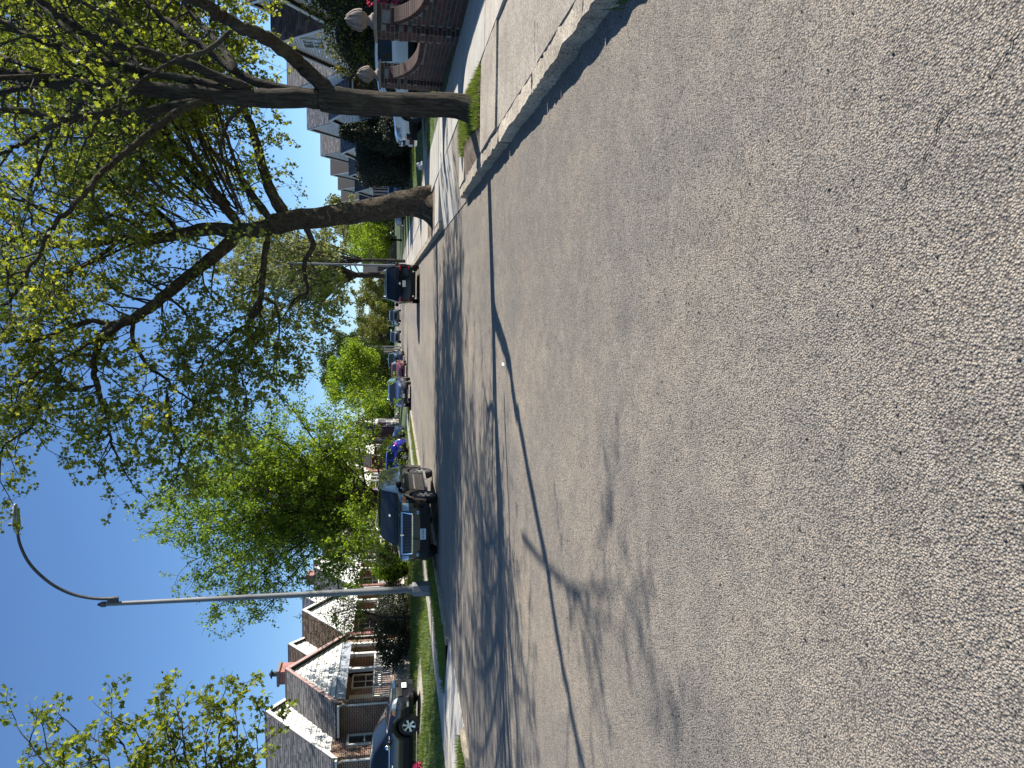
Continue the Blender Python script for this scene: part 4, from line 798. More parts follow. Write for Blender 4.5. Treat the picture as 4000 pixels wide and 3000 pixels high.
shrub('clipped_evergreen', 'dark evergreen hanging into the frame at the top right corner before the white gable', (10.4, 25.7, .3), (2.6, 2.4, 4.3), 8000, .10, 'yew', 72, tips='yewtip')
shrub('clipped_evergreen', 'small yellow green shrub under the large dark evergreen', (9.2, 27.9, .3), (1.8, 1.6, 2.3), 4000, .09, 'yew', 73, tips='yewtip')
shrub('conical_shrub', 'tall dark conical evergreen in front of the grey roofed house', (9.0, 41.5, .3), (2.2, 2.2, 3.9), 8000, .11, 'yew', 74, 'cone')
shrub('low_shrub', 'low dark shrub beside the white porch columns behind the white car', (8.8, 38.4, .3), (1.8, 1.8, 1.7), 3500, .10, 'yew', 75)
shrub('box_hedge', 'tall clipped dark hedge on the right lawn left of the plane tree', (8.4, 46.6, .25), (2.4, 6.0, 3.2), 12000, .12, 'hedge', 76, 'box', cat='hedge')
shrub('clipped_hedge', 'wide dark rounded hedge before the porch of the second brick house', (-15.35, 32.5, .44), (1.7, 8.4, 1.75), 16000, .085, 'hedge', 77, cat='hedge')
shrub('leafy_bush', 'bright leafy bush right of the lamp post base', (-14.3, 36.4, .44), (1.4, 1.6, 1.9), 5000, .10, 'linden', 78)
shrub('globe_shrub', 'round clipped globe shrub beside the blue hatchback rear', (-13.2, 60.5, .22), (2.4, 2.4, 2.2), 6500, .11, 'olive', 79)
shrub('flowering_bush', 'pink flowering bush at the left frame edge before the dark crossover', (-14.05, 19.6, .40), (.5, .4, .34), 500, .06, 'pinkfl', 80)
shrub('flowering_bush', 'deep pink bush behind the nearer brick pillar', (9.3, 22.6, .3), (1.6, 1.2, 1.9), 2500, .08, 'pinkfl', 81)
# twiggy sapling with few yellow leaves before the second house
T9 = Tree((-14.2, 30.2, .44), 91, leaf=.085, gap=.34, nleaf=4, bough=(.5, 1.2), twig=(.2, .5), ntw=5)
r9 = T9.rng
T9.limb([T9.base + (0, 0, -.1), T9.base + (.05, 0, .8), T9.base + (.1, 0, 1.5)], .07, .05, 'trunk', grow=None)
for i in range(13):
    a = r9.uniform(0, 6.28); sp = r9.uniform(.4, 1.9); h = r9.uniform(2.2, 4.3); d = np.array([math.cos(a), math.sin(a), 0]); T9.limb([T9.base + (.08, 0, 1.2), T9.base + d*sp*.35 + (0, 0, 1.2 + (h-1.2)*.45), T9.base + d*sp + (0, 0, h)], .022, .006, grow=(.3, 1), n=4, sides=5)
T9.finish('sapling', 'twiggy sapling with few yellow leaves before the brown roofed house', (MT['twig'], MT['olive']), kind='oval')

# ------------------------------------------------------------------ brick garden wall on the right: two pillars and two scooped panels
bb = bmesh.new(); bmesh.ops.create_cube(bb, size=1.0); bmesh.ops.bevel(bb, geom=list(bb.edges), offset=.035, segments=1, affect='EDGES', profile=.5); BRICK = bpy.data.meshes.new('brick'); bb.to_mesh(BRICK); bb.free(); BRICK.materials.append(MT['brick'])
def brick(parent, x, y, z, lx, ly, lz, rot=(0, 0, 0)):
    j = lambda: random.uniform(-.002, .002)
    return link('brick', BRICK, parent, (x + j(), y + j(), z), rot, (lx, ly, lz))
CH = .0745
def pillar(cx, cy, zb, H, label, rz=0.0):
    t = thing('brick_pillar', label, 'pillar', (cx, cy, zb), rz, 'brick gate pillars of the garden wall'); S = .45; n = int(H/CH)
    b = MB(); b.box(-S/2 + .008, S/2 - .008, -S/2 + .008, S/2 - .008, -.2, n*CH); b.build('mortar_core', MT['mortar'], t)
    for k in range(n):
        z = k*CH + CH/2; L, Wd = .2145, .1
        for sd in range(4):
            a = sd*math.pi/2 ; ca, sa = math.cos(a), math.sin(a)
            cells = [(-S/4 + .001, S/2 - .012), (S/4 - .001, S/2 - .012)] if (k + sd) % 2 == 0 else [(0.0, S - 2*Wd - .022)]
            for (u, l) in cells:
                d = S/2 - Wd/2 + .004 + random.uniform(-.003, .003); x, y = u*ca + d*sa, u*sa - d*ca
                brick(t, x, y, z, l, Wd, CH - .011, (0, 0, a))
    zc = n*CH; b = MB(); b.box(-.27, .27, -.27, .27, zc, zc + .03); b.box(-.25, .25, -.25, .25, zc + .03, zc + .055); b.build('capstone', MT['terracotta'], t)
    fn = thing_child = MB(); z0 = zc + .055
    prof = [(.13, 0), (.135, .03), (.10, .055), (.075, .085), (.072, .11), (.11, .13), (.145, .17), (.165, .23), (.16, .29), (.135, .35), (.095, .41), (.045, .465), (.008, .50)]; nn = 32; V = []
    for i, (r0, h) in enumerate(prof):
        for j in range(nn):
            a = 2*math.pi*j/nn; w = 0 if i < 5 else .055*abs(math.sin(4*a + (math.pi/2 if (i % 4) < 2 else 0)))
            V.append((r0*(1 - w)*math.cos(a), r0*(1 - w)*math.sin(a), z0 + h))
    F = [(i*nn+j, i*nn+(j+1) % nn, (i+1)*nn+(j+1) % nn, (i+1)*nn+j) for i in range(len(prof)-1) for j in range(nn)] + [tuple(range((len(prof)-1)*nn, len(prof)*nn))]
    fn.add(V, F); fin = fn.build('finial', MT['terracotta'], t, 50)
    for j in range(8):
        a = 2*math.pi*(j + .5)/8; b = MB(); pr = [(.166, .2), (.172, .25), (.150, .34), (.10, .42), (.05, .475)]
        lft = []; rgt = []
        for i, (r0, h) in enumerate(pr):
            ww = (.24, .30, .26, .2, .1)[i]; lft.append((r0*math.cos(a - ww), r0*math.sin(a - ww), z0 + h)); rgt.append((r0*math.cos(a + ww), r0*math.sin(a + ww), z0 + h))
        mid = [((r0 + .012)*math.cos(a), (r0 + .012)*math.sin(a), z0 + h) for r0, h in pr]; k = len(pr)
        b.add(lft + mid + rgt, [(i, k+i, k+i+1, i+1) for i in range(k-1)] + [(k+i, 2*k+i, 2*k+i+1, k+i+1) for i in range(k-1)]); b.build('petal', MT['terracotta'], fin, 180)
    return t
pA, pB = np.array((4.74, 13.15)), np.array((5.08, 17.35)); ZB = .165
pillar(pA[0], pA[1], ZB, 1.47, 'nearer brick pillar with carved bud finial at the right frame edge'); pillar(pB[0], pB[1], ZB, 1.47, 'farther brick pillar with bud finial just right of the near tree trunk')
def panel(p_far, p_near, label, low=.58, high=1.34, run=None):
    """brick wall panel whose top sweeps down from p_far towards p_near"""
    d = p_near - p_far; L = np.linalg.norm(d); u = d/L; rz = math.atan2(u[1], u[0]); t = thing('brick_wall_panel', label, 'garden wall', (p_far[0], p_far[1], ZB), rz, 'scooped brick garden wall panels'); run = run or L*.62; th = .22
    top = lambda s: low + (high - low)*(1 - math.sqrt(max(0, 1 - (1 - min(s, run)/run)**2))) if s < run else low
    b = MB(); n = 40; ss = np.linspace(0, L, n); v = []
    for s in ss: v += [(s, -th/2 + .008, -.2), (s, th/2 - .008, -.2), (s, th/2 - .008, top(s) - .01), (s, -th/2 + .008, top(s) - .01)]
    f = [(4*i+a, 4*i+(a+1) % 4, 4*i+4+(a+1) % 4, 4*i+4+a) for i in range(n-1) for a in range(4)] + [(0,1,2,3), (4*n-4, 4*n-3, 4*n-2, 4*n-1)]
    b.add(v, f); b.build('mortar_core', MT['mortar'], t)
    k = 0; cnt = 0
    while k*CH < high:
        z = k*CH + CH/2; s = (k % 2)*.11 - .11
        while s < L:
            c = s + .106
            if .05 < c < L - .05 and z + CH/2 < top(c + .09) + .005:
                lx = .205
                for sg in ((1,) if cnt < 296 else ()):       # street side (local +y or -y decided by heading)
                    brick(t, c, sg*SIDE*(th/2 - .047), z, lx, .1, CH - .011); cnt += 1
            s += .2155
        k += 1
    # soldier course along the sweep
    s = 0.02; 
    while s < L - .04:
        e = .01; sl = (top(min(L, s + e)) - top(max(0, s - e)))/(2*e) if 0 < s < L else 0; ang = -math.atan(max(-6, min(6, sl))); brick(t, s + .035, 0, top(s + .03) + .045*math.cos(ang), .060, th + .03, .1, (0, ang, 0)); s += .078*max(.16, math.cos(ang))
    return t
SIDE = -1
panel(pB + np.array((-.02, -.235)), pA + np.array((.02, .235)), 'scooped brick wall panel between the two pillars', low=.56)
panel(pA + np.array((0, -.235)), np.array((4.70, 9.0)), 'low brick wall panel on the near side of the nearer pillar', low=.56, run=1.5)

# ------------------------------------------------------------------ street lamps
def lamp(base, label, sidesign=1, arm=True, H=9.55):
    t = thing('street_lamp', label, 'street lamp', base, group='street lamps')
    b = MB(); n = 8; b.lathe([(.27, -.05), (.26, 0), (.235, .56), (.225, .6), (.19, .61)], n=8); b.build('base', MT['lampgrey'], t)
    b = MB(); b.lathe([(.155, .6), (.155, .68), (.125, .70)], n=14); b.build('collar', MT['lampgrey'], t, 40)
    b = MB(); b.lathe([(.108, .66), (.098, 3.0), (.097, 3.02)], n=16); b.build('pole', MT['lampgrey'], t, 40)
    b = MB(); b.lathe([(.106, 3.0), (.106, 3.1)], n=16); b.build('band', MT['lampgrey'], t, 40)
    b = MB(); b.lathe([(.092, 3.1), (.06, H)], n=16); b.build('pole', MT['lampgrey'], t, 40)
    b = MB(); b.lathe([(.085, H), (.085, H + .1), (.03, H + .22), (.005, H + .23)], n=12); b.build('finial_cap', MT['lamparm'], t, 40)
    b = MB(); b.box(.05*sidesign, .2*sidesign, -.06, .06, H - .34, H - .06); b.build('arm_clamp', MT['lamparm'], t)
    P = [(.16, 0, H - .3), (.17, 0, H + .1), (.22, 0, H + .45), (.34, 0, H + .85), (.54, 0, H + 1.22), (.80, 0, H + 1.54), (1.17, 0, H + 1.86), (1.53, 0, H + 2.06), (1.95, 0, H + 2.19), (2.32, 0, H + 2.23)]
    P = smooth_path([(x*sidesign, y, z) for x, y, z in P], 4); b = MB(); b.tube(P, list(np.linspace(.05, .04, len(P))), 10); b.build('arm', MT['lamparm'], t, 180)
    b = MB(); x0 = 2.25*sidesign; sec = [(0, .05, .05), (.08, .10, .09), (.3, .15, .12), (.6, .15, .1), (.82, .09, .05), (.86, .03, .02)]; V = []
    for dx, wy, wz in sec:
        for j in range(12):
            a = 2*math.pi*j/12; z = math.sin(a)*wz; z = z if z > 0 else z*.35
            V.append((x0 + dx*sidesign, math.cos(a)*wy, H + 2.23 + z))
    F = [(i*12+j, i*12+(j+1) % 12, (i+1)*12+(j+1) % 12, (i+1)*12+j) for i in range(len(sec)-1) for j in range(12)] + [tuple(range(11, -1, -1)), tuple(range(60, 72))]
    b.add(V, F); hd = b.build('luminaire', MT['luminaire'], t, 40)
    b = MB(); b.lathe([(.045, 0), (.045, .1)], (x0 + .25*sidesign, 0, H + 2.34), 10); b.build('photocell', MT['lamparm'], hd)
    b = MB(); b.box(x0 + .2*sidesign, x0 + .72*sidesign, -.1, .1, H + 2.175, H + 2.19); b.build('lens', MT['lamp'], hd)
    return t
lamp((-9.18, 21.5, .1), 'grey street lamp with curved arm on the left verge')
lamp((2.55, 61, .14), 'slender far street lamp rising beside the black crossover', sidesign=-1)
for (x, y, lb, h) in ((-9.0, 128, 'far thin utility pole on the left', 9), (-1.0, 260, 'far thin utility pole near the street end', 10), (-7.9, 190, 'second far utility pole left of the street end', 9)):
    t = thing('utility_pole', lb, 'pole', (x, y, 0), group='far utility poles'); b = MB(); b.tube([(0, 0, -.1), (0, 0, h)], [.13, .09], 8); b.build('pole', MT['lampgrey'], t); b = MB(); b.box(-.8, .8, -.05, .05, h - .8, h - .68); b.build('crossarm', MT['lamparm'], t)
# stone gate posts far left
for k, (y0, lb) in enumerate(((112, 'nearer pale gate post at the far end of the left verge'), (117, 'farther pale gate post at the far end of the left verge'))):
    t = thing('gate_post', lb, 'gate post', (-8.75, y0, .08), group='pale gate posts'); b = MB(); b.box(-.3, .3, -.3, .3, 0, 1.0); b.build('base', MT['beige'], t); b = MB(); b.box(-.16, .16, -.16, .16, 1.0, 5.6); b.build('shaft', MT['conc'], t); b = MB(); b.box(-.24, .24, -.24, .24, 5.6, 5.75); b.build('cap', MT['conc'], t)
# whitewashed rock at the right lawn corner
rb = bmesh.new(); bmesh.ops.create_icosphere(rb, subdivisions=3, radius=1)
for v in rb.verts:
    n = 1 + .18*math.sin(3*v.co.x + 1) * math.cos(4*v.co.y) + .1*math.sin(6*v.co.z + 2*v.co.x); v.co = Vector((v.co.x*.24*n, v.co.y*.75*n, max(-.1, v.co.z)*.34*n*(1 - .45*max(0, -v.co.y))))
me = bpy.data.meshes.new('rock'); rb.to_mesh(me); rb.free(); me.materials.append(MT['rock']); smooth_me(me, 60); o = link('rock', me, None, (5.0, 28.0, .17), None, (.62, .62, .7)); tag(o, 'whitewashed boulder at the corner of the right lawn', 'rock')
# scrap of litter on the road
b = MB(); b.add([(-.05, -.16, .006), (.045, -.15, .012), (.055, 0, .03), (.03, .17, .008), (-.035, .15, .02), (-.06, .02, .01)], [(0, 1, 2, 5), (5, 2, 3, 4)]); b.v = [(x*.4, y*.5, z*.5) for x, y, z in b.v]; lt = gnd(1968, 1422); o = b.build('litter', MT['paper'], None, fix=False, loc=(float(lt[0]), float(lt[1]), .002)); tag(o, 'pale scrap of litter lying in the road beside the trunk shadow', 'litter')

# ------------------------------------------------------------------ vehicles
def interp(tab, d): return float(np.interp(d, [p[0] for p in tab], [p[1] for p in tab]))
SUV = dict(L=4.91, W=1.88, wb=2.89, fo=.88, wr=.385, clr=.24, sill=.36, H=1.80, wb_r=.78, bulge=.16,
    top=[(0,.86),(.02,1.0),(.08,1.08),(.25,1.12),(.8,1.16),(1.28,1.20),(1.34,1.22),(2.02,1.68),(2.3,1.755),(2.9,1.80),(3.6,1.80),(4.3,1.765),(4.55,1.70),(4.80,1.15),(4.88,1.0),(4.91,.75)],
    belt=[(0,.84),(.1,1.02),(.5,1.07),(1.3,1.11),(4.4,1.15),(4.8,1.08),(4.88,.98),(4.91,.74)], wid=[(0,.80),(.06,.90),(.22,.97),(.6,1),(4.3,1),(4.7,.97),(4.86,.92),(4.91,.84)],
    ws=(1.38,2.0), rw=(4.57,4.79), sw=[(1.62,2.62),(2.70,3.62),(3.74,4.45)])
XO = dict(L=4.62, W=1.85, wb=2.68, fo=.90, wr=.345, clr=.2, sill=.33, H=1.66, wb_r=.74, bulge=.24,
    top=[(0,.70),(.03,.80),(.12,.90),(.35,.97),(.8,1.02),(1.1,1.06),(1.16,1.08),(1.95,1.55),(2.25,1.625),(2.8,1.66),(3.4,1.645),(4.0,1.58),(4.2,1.52),(4.46,1.10),(4.56,1.0),(4.62,.72)],
    belt=[(0,.69),(.15,.84),(.6,.93),(1.15,.97),(4.1,1.06),(4.45,1.02),(4.58,.92),(4.62,.70)], wid=[(0,.74),(.06,.84),(.2,.93),(.55,1),(4.0,1),(4.4,.95),(4.56,.89),(4.62,.80)],
    ws=(1.2,1.93), rw=(4.22,4.45), sw=[(1.5,2.42),(2.5,3.28),(3.38,3.95)])
SED = dict(L=4.72, W=1.82, wb=2.75, fo=.92, wr=.325, clr=.17, sill=.28, H=1.45, wb_r=.72, bulge=.26,
    top=[(0,.58),(.03,.66),(.15,.75),(.5,.85),(1.15,.93),(1.22,.95),(2.05,1.36),(2.3,1.42),(2.75,1.45),(3.2,1.42),(3.4,1.38),(4.05,1.03),(4.12,1.02),(4.6,.98),(4.68,.9),(4.72,.62)],
    belt=[(0,.57),(.15,.70),(.6,.80),(1.2,.87),(4.0,.96),(4.5,.93),(4.68,.85),(4.72,.60)], wid=[(0,.74),(.06,.84),(.2,.93),(.55,1),(4.0,1),(4.45,.95),(4.66,.88),(4.72,.80)],
    ws=(1.27,2.02), rw=(3.43,4.0), sw=[(1.55,2.42),(2.5,3.3)])
PICK = dict(SUV); PICK.update(L=5.4, top=SUV['top'][:11] + [(3.55,1.80),(3.7,1.74),(3.85,1.20),(3.9,1.16),(5.3,1.14),(5.38,1.1),(5.4,.8)], belt=[(0,.78),(.1,.97),(.5,1.03),(1.3,1.08),(3.8,1.12),(5.3,1.10),(5.38,1.05),(5.4,.78)], wid=[(0,.80),(.06,.90),(.22,.97),(.6,1),(5.2,1),(5.36,.97),(5.4,.95)], rw=(3.72,3.84), sw=[(1.62,2.6),(2.7,3.5)], wb=3.3)
class Car:
    def __init__(s, name, label, loc, rz, sp, mat, rim=None, cladding=False, detail=True, group='parked cars', cat='car', lowmat=None):
        s.sp = sp; s.t = thing(name, label, cat, loc, rz, group); s.hw = sp['W']/2; L = sp['L']; s.mat = mat
        ds = set(np.round(np.linspace(0, L, 46 if detail else 26), 3)) | {p[0] for k in ('top', 'belt', 'wid') for p in sp[k]}
        s.ax = (sp['fo'], sp['fo'] + sp['wb']); s.R = sp['wr'] + .07
        for a in s.ax: ds |= set(np.round(a + s.R*np.cos(np.linspace(0, math.pi, 15 if detail else 9)), 3)) | {round(a - s.R - .004, 3), round(a + s.R + .004, 3)}
        ds = sorted(d for d in ds if 0 <= d <= L); V = []; F = []; Mi = []; n = None
        for d in ds:
            half = s.ring(d); full = half + [(-y, z, k) for (y, z, k) in half[-2:0:-1]]; n = len(full)
            for (y, z, k) in full: V.append((s.X(d, y), y, z))
        hn = len(half)
        segm = lambda j: (lambda q: 1 if q < 3 else (2 if (q == 3 and cladding) else 0))(j if j < hn - 1 else n - 1 - j)
        for i in range(len(ds)-1):
            for j in range(n): F.append((i*n+j, i*n+(j+1) % n, (i+1)*n+(j+1) % n, (i+1)*n+j)); Mi.append(segm(j))
        F.append(tuple(range(n))); Mi.append(0); F.append(tuple((len(ds)-1)*n + j for j in range(n))); Mi.append(0)
        m = MB(); m.v = V; m.f = F; m.m = Mi; s.body = m.build('body', [mat, MT['black'], lowmat or MT['black']], s.t, 32)
        s.glass(detail); s.wheels(rim or MT['alloy'], detail); 
    def X(s, d, y):
        L = s.sp['L']; q = (abs(y)/s.hw)**2; x = L/2 - d
        x -= s.sp['bulge']*q*max(0, 1 - d/.9); x += s.sp['bulge']*.6*q*max(0, 1 - (L - d)/.7); return x
    def ring(s, d):
        sp = s.sp; zt = interp(sp['top'], d); zb = min(interp(sp['belt'], d), zt - .004); w = s.hw*interp(sp['wid'], d); fl = sp['clr']; zl = sp['sill']
        e = min(d, sp['L'] - d); zl0 = zl + max(0, .08 - e)*.6; zl = zl0
        for a in s.ax:
            if abs(d - a) < s.R: zl = max(zl, sp['wr'] + math.sqrt(s.R**2 - (d - a)**2))
        k = min(1, max(0, (zt - zb)/(sp['H'] - 1.02*zb + .05))); wr = w*.93 + (s.hw*sp['wb_r'] - w*.93)*k**.8; wi = w*.70
        crown = .02 + .025*k; b1 = zl + (zb - zl)*.3; b2 = zl + (zb - zl)*.72; fl = min(fl, zl - .01)
        return [(0, fl, 0), (wi, fl, 0), (wi, zl, 0), (w*.965, zl, 0), (w*.985, min(b1, zb - .02), 0), (w*1.0, b2, 0), (w*.965, zb, 0), (wr, zt - crown, 0), (wr*.86, zt - crown*.45, 0), (wr*.5, zt - crown*.1, 0), (0, zt, 0)]
    def side(s, d, a, sg, off):      # point on the side glass, a from belt to roof edge
        r = s.ring(d); (y0, z0, _), (y1, z1, _) = r[6], r[7]; y = y0 + (y1 - y0)*a; z = z0 + (z1 - z0)*a; return (s.X(d, y), sg*(y + off), z + off*.25)
    def over(s, d, q, off):          # point on the upper skin, q from -1 to 1 across
        r = s.ring(d); ys = [r[i][0] for i in (10, 9, 8, 7)]; zs = [r[i][1] for i in (10, 9, 8, 7)]; w = ys[-1]; y = abs(q)*w; z = float(np.interp(y, ys, zs)); return (s.X(d, y) + off*.5, math.copysign(y, q), z + off)
    def patch(s, fn, us, vs, name, mat, parent):
        V = [fn(u, v) for u in us for v in vs]; k = len(vs); b = MB(); b.add(V, [(i*k+j, i*k+j+1, (i+1)*k+j+1, (i+1)*k+j) for i in range(len(us)-1) for j in range(k-1)]); return b.build(name, mat, parent or s.t, 180)
    def glass(s, detail):
        sp = s.sp; n = 9 if detail else 5
        s.patch(lambda d, q: s.over(d, q, .006), np.linspace(sp['ws'][0], sp['ws'][1], n), np.linspace(-.93, .93, n + 4), 'windshield', MT['carglass'], None)
        s.patch(lambda d, q: (lambda p: (p[0] - .008, p[1], p[2] + .004))(s.over(d, q, 0)), np.linspace(sp['rw'][0], sp['rw'][1], n), np.linspace(-.9, .9, n + 4), 'rear_window', MT['carglass'], None)
        for (d0, d1) in sp['sw']:
            for sg in (-1, 1): s.patch(lambda d, a: s.side(d, a, sg, .006), np.linspace(d0, d1, n), np.linspace(.07, .88, 5), 'side_window', MT['carglass'], None)
    def wheels(s, rim, detail):
        r = s.sp['wr']; wd = .21
        for a in s.ax:
            for sg in (-1, 1):
                y = sg*(s.hw - wd/2 - .02); x = s.sp['L']/2 - a; b = MB(); n = 28 if detail else 16
                b.lathe([(r*.62, -wd/2), (r*.93, -wd/2), (r, -wd*.33), (r, wd*.33), (r*.93, wd/2), (r*.62, wd/2)], (x, y, r), n, 'y', cap=False); w = b.build('wheel', MT['tyre'], s.t, 40)
                b = MB(); yo = y + sg*wd*.30; b.lathe([(r*.63, y - wd*.4), (r*.66, y + sg*wd*.42), (r*.60, y + sg*wd*.44), (r*.58, yo - sg*.06), (r*.02, yo - sg*.07)], (x, 0, r), n, 'y', 0, cap=False); b.build('rim_barrel', MT['black'] if detail else rim, w, 40)
                b = MB(); ns = 6; yk = y + sg*wd*.40
                b.lathe([(r*.665, yk - sg*.004), (r*.665, yk + sg*.012), (r*.60, yk + sg*.012), (r*.60, yk - sg*.004)], (x, 0, r), n, 'y', cap=False)
                for k in range(ns):
                    th = 2*math.pi*k/ns + .3; c, sn = math.cos(th), math.sin(th); q = []
                    for (rr, hw_, yy) in ((r*.08, r*.075, yk - sg*.01), (r*.62, r*.115, yk)):
                        q += [(x + c*rr - sn*hw_, yy, r + sn*rr + c*hw_), (x + c*rr + sn*hw_, yy, r + sn*rr - c*hw_)]
                    q2 = [(p[0], p[1] + sg*.012, p[2]) for p in q]; b.add(q + q2, [(0,1,3,2), (4,5,7,6), (0,1,5,4), (1,3,7,5), (3,2,6,7), (2,0,4,6)])
                b.lathe([(r*.14, yk - sg*.02), (r*.14, yk + sg*.015), (0.001, yk + sg*.02)], (x, 0, r), 12, 'y'); b.build('rim', rim, w)
    def fd(s, y, z, rear=False):     # station whose skin reaches lateral y and height z, measured from that end
        sp = s.sp; L = sp['L']; ds = np.linspace(0, .8, 161); 
        tops = np.array([interp(sp['top'], (L - d) if rear else d) for d in ds]); wids = np.array([interp(sp['wid'], (L - d) if rear else d)*s.hw for d in ds])
        ok = (tops >= z) & (wids >= abs(y)); i = int(np.argmax(ok)) if ok.any() else 0; return L - ds[i] if rear else ds[i]
    def face(s, y, z, off, rear=False):
        d = s.fd(y, z, rear); x = s.X(d, y); return (x + (-off if rear else off), y, z)
    def plate_patch(s, corners, name, mat, off=.008, rear=False, parent=None, n=6, m=3, depth=.04, sides=True):
        """quad panel lying on the nose or tail: corners (y,z) in order"""
        c = [np.array(k, float) for k in corners]; V = []
        for o in (off, off - depth):
            for i in range(n):
                u = i/(n-1)
                for j in range(m):
                    v = j/(m-1); p = (c[0]*(1-u) + c[1]*u)*(1-v) + (c[3]*(1-u) + c[2]*u)*v; V.append(s.face(p[0], p[1], o, rear))
        f = [(i*m+j, i*m+j+1, (i+1)*m+j+1, (i+1)*m+j) for i in range(n-1) for j in range(m-1)]; k = n*m
        ring = [i*m for i in range(n)] + [(n-1)*m + j for j in range(1, m)] + [i*m + m-1 for i in range(n-2, -1, -1)] + [j for j in range(m-2, 0, -1)]
        f += [(ring[i], ring[(i+1) % len(ring)], k + ring[(i+1) % len(ring)], k + ring[i]) for i in range(len(ring))]
        b = MB(); b.add(V, f); return b.build(name, mat, parent or s.t, 40)
    def both(s, corners, name, mat, **kw):
        s.plate_patch(corners, name, mat, **kw); s.plate_patch([(-y, z) for y, z in corners], name, mat, **kw)
    def plate(s, z, w=.31, h=.155, text=None, rear=False, y=0.0, mat=None):
        x = s.face(y, z, .012, rear)[0]; b = MB(); dx = -.012 if rear else .012; b.box(x, x + dx, y - w/2, y + w/2, z - h/2, z + h/2); p = b.build('number_plate', mat or MT['plate'], s.t)
        if text:
            cu = bpy.data.curves.new('txt', 'FONT'); cu.body = text; cu.size = h*.62; cu.align_x = 'CENTER'; cu.align_y = 'CENTER'; cu.extrude = .002; ob = bpy.data.objects.new('txt', cu); C.objects.link(ob); bpy.context.view_layer.update()
            me = bpy.data.meshes.new_from_object(ob); bpy.data.objects.remove(ob); me.materials.append(MT['plateblue']); xs = [v.co.x for v in me.vertices]; k = min(1, (w*.86)/(max(xs) - min(xs)))
            for v in me.vertices: v.co.x *= k
            o = link('lettering', me, p); sg = -1 if rear else 1; o.matrix_local = Matrix(((0, 0, sg, x + dx*1.3), (sg, 0, 0, y), (0, 1, 0, z), (0, 0, 0, 1)))
        return p
    def disc(s, y, z, r, name, mat, rear=False, off=.02, parent=None):
        x = s.face(y, z, off, rear)[0]; q = -1 if rear else 1; b = MB(); b.lathe([(r, -.05*q), (r, 0), (r*.8, .012*q), (.001, .016*q)], (x, y, z), 16, 'x'); return b.build(name, mat, parent or s.t, 50)
    def mirrors(s, d, z, mat):
        for sg in (-1, 1):
            y = s.hw*.97; b = MB(); x = s.sp['L']/2 - d; V = []
            sec = [(0, .03, .03), (.05, .075, .085), (.16, .085, .10), (.2, .05, .07)]
            for dy, wx, wz in sec:
                for j in range(8): a = 2*math.pi*(j + .5)/8; V.append((x + math.cos(a)*wx + .0, sg*(y + dy), z + math.sin(a)*wz))
            b.add(V, [(i*8+j, i*8+(j+1) % 8, (i+1)*8+(j+1) % 8, (i+1)*8+j) for i in range(3) for j in range(8)] + [tuple(range(7, -1, -1)), tuple(range(24, 32))]); b.build('wing_mirror', mat, s.t, 60)
    def handles(s, mat, dl, z):
        for d in dl:
            for sg in (-1, 1): b = MB(); x = s.sp['L']/2 - d; b.box(x - .1, x + .1, sg*(s.hw*.985), sg*(s.hw + .03), z - .018, z + .018); b.build('door_handle', mat, s.t)
    def seams(s, dl, z0, z1):
        for d in dl:
            for sg in (-1, 1):
                b = MB(); x = s.sp['L']/2 - d; V = []
                for z in np.linspace(z0, z1, 6):
                    r = s.ring(d); y = float(np.interp(z, [r[3][1], r[4][1], r[5][1], r[6][1]], [r[3][0], r[4][0], r[5][0], r[6][0]])); V += [(x - .006, sg*(y + .003), z), (x + .006, sg*(y + .003), z)]
                b.add(V, [(2*i, 2*i+1, 2*i+3, 2*i+2) for i in range(5)]); b.build('door_seam', MT['black'], s.t)
    def strip(s, d0, d1, z, h, mat, name, off=.008):
        for sg in (-1, 1):
            V = []
            for d in np.linspace(d0, d1, 10):
                r = s.ring(d)
                for zz in (z - h/2, z + h/2): y = float(np.interp(zz, [r[3][1], r[4][1], r[5][1], r[6][1]], [r[3][0], r[4][0], r[5][0], r[6][0]])); V.append((s.sp['L']/2 - d, sg*(y + off), zz))
            b = MB(); b.add(V, [(2*i, 2*i+1, 2*i+3, 2*i+2) for i in range(9)]); b.build(name, mat, s.t)

def rails(c, mat, d0, d1):
    for sg in (-1, 1):
        P = []
        for d in np.linspace(d0, d1, 8): r = c.ring(d); P.append((c.sp['L']/2 - d, sg*r[8][0], r[8][1] + (.07 if d0 < d < d1 else .01)))
        b = MB(); b.tube(P, .018, 6); b.build('roof_rail', mat, c.t, 180)
H2 = math.pi/2
# 1. black SUV, nose towards the camera, left kerb
blk = pm('black_paint', (0.004, 0.005, 0.007), .12, spec=.32, coat=.15)
c = Car('parked_suv', 'black SUV with chrome grille and LAS VEGAS plate parked at the left kerb', (-6.71, 22.0, 0), -H2, SUV, blk, cat='suv')
gr = c.plate_patch([(-.56, .78), (.56, .78), (.60, 1.05), (-.60, 1.05)], 'grille', MT['black'], .012, n=10)
c.plate_patch([(-.63, 1.03), (.63, 1.03), (.62, 1.085), (-.62, 1.085)], 'grille_bar', MT['chrome'], .03, parent=gr, n=12); c.plate_patch([(-.56, .745), (.56, .745), (.57, .778), (-.57, .778)], 'grille_bar', MT['chrome'], .028, parent=gr, n=12)
c.both([(.565, .76), (.595, .76), (.635, 1.05), (.60, 1.05)], 'grille_side', MT['chrome'], off=.028, n=3, parent=gr)
for k in range(25):
    y = -.53 + k*1.06/24; c.plate_patch([(y - .010, .78), (y + .010, .78), (y + .010, 1.03), (y - .010, 1.03)], 'grille_slat', MT['darkalloy'], .026, n=2, m=2, parent=gr)
b = MB(); x = c.face(0, 1.0, .05)[0]; b.box(x - .01, x + .02, -.018, .018, 1.0, 1.10); b.build('emblem', MT['chrome'], gr)
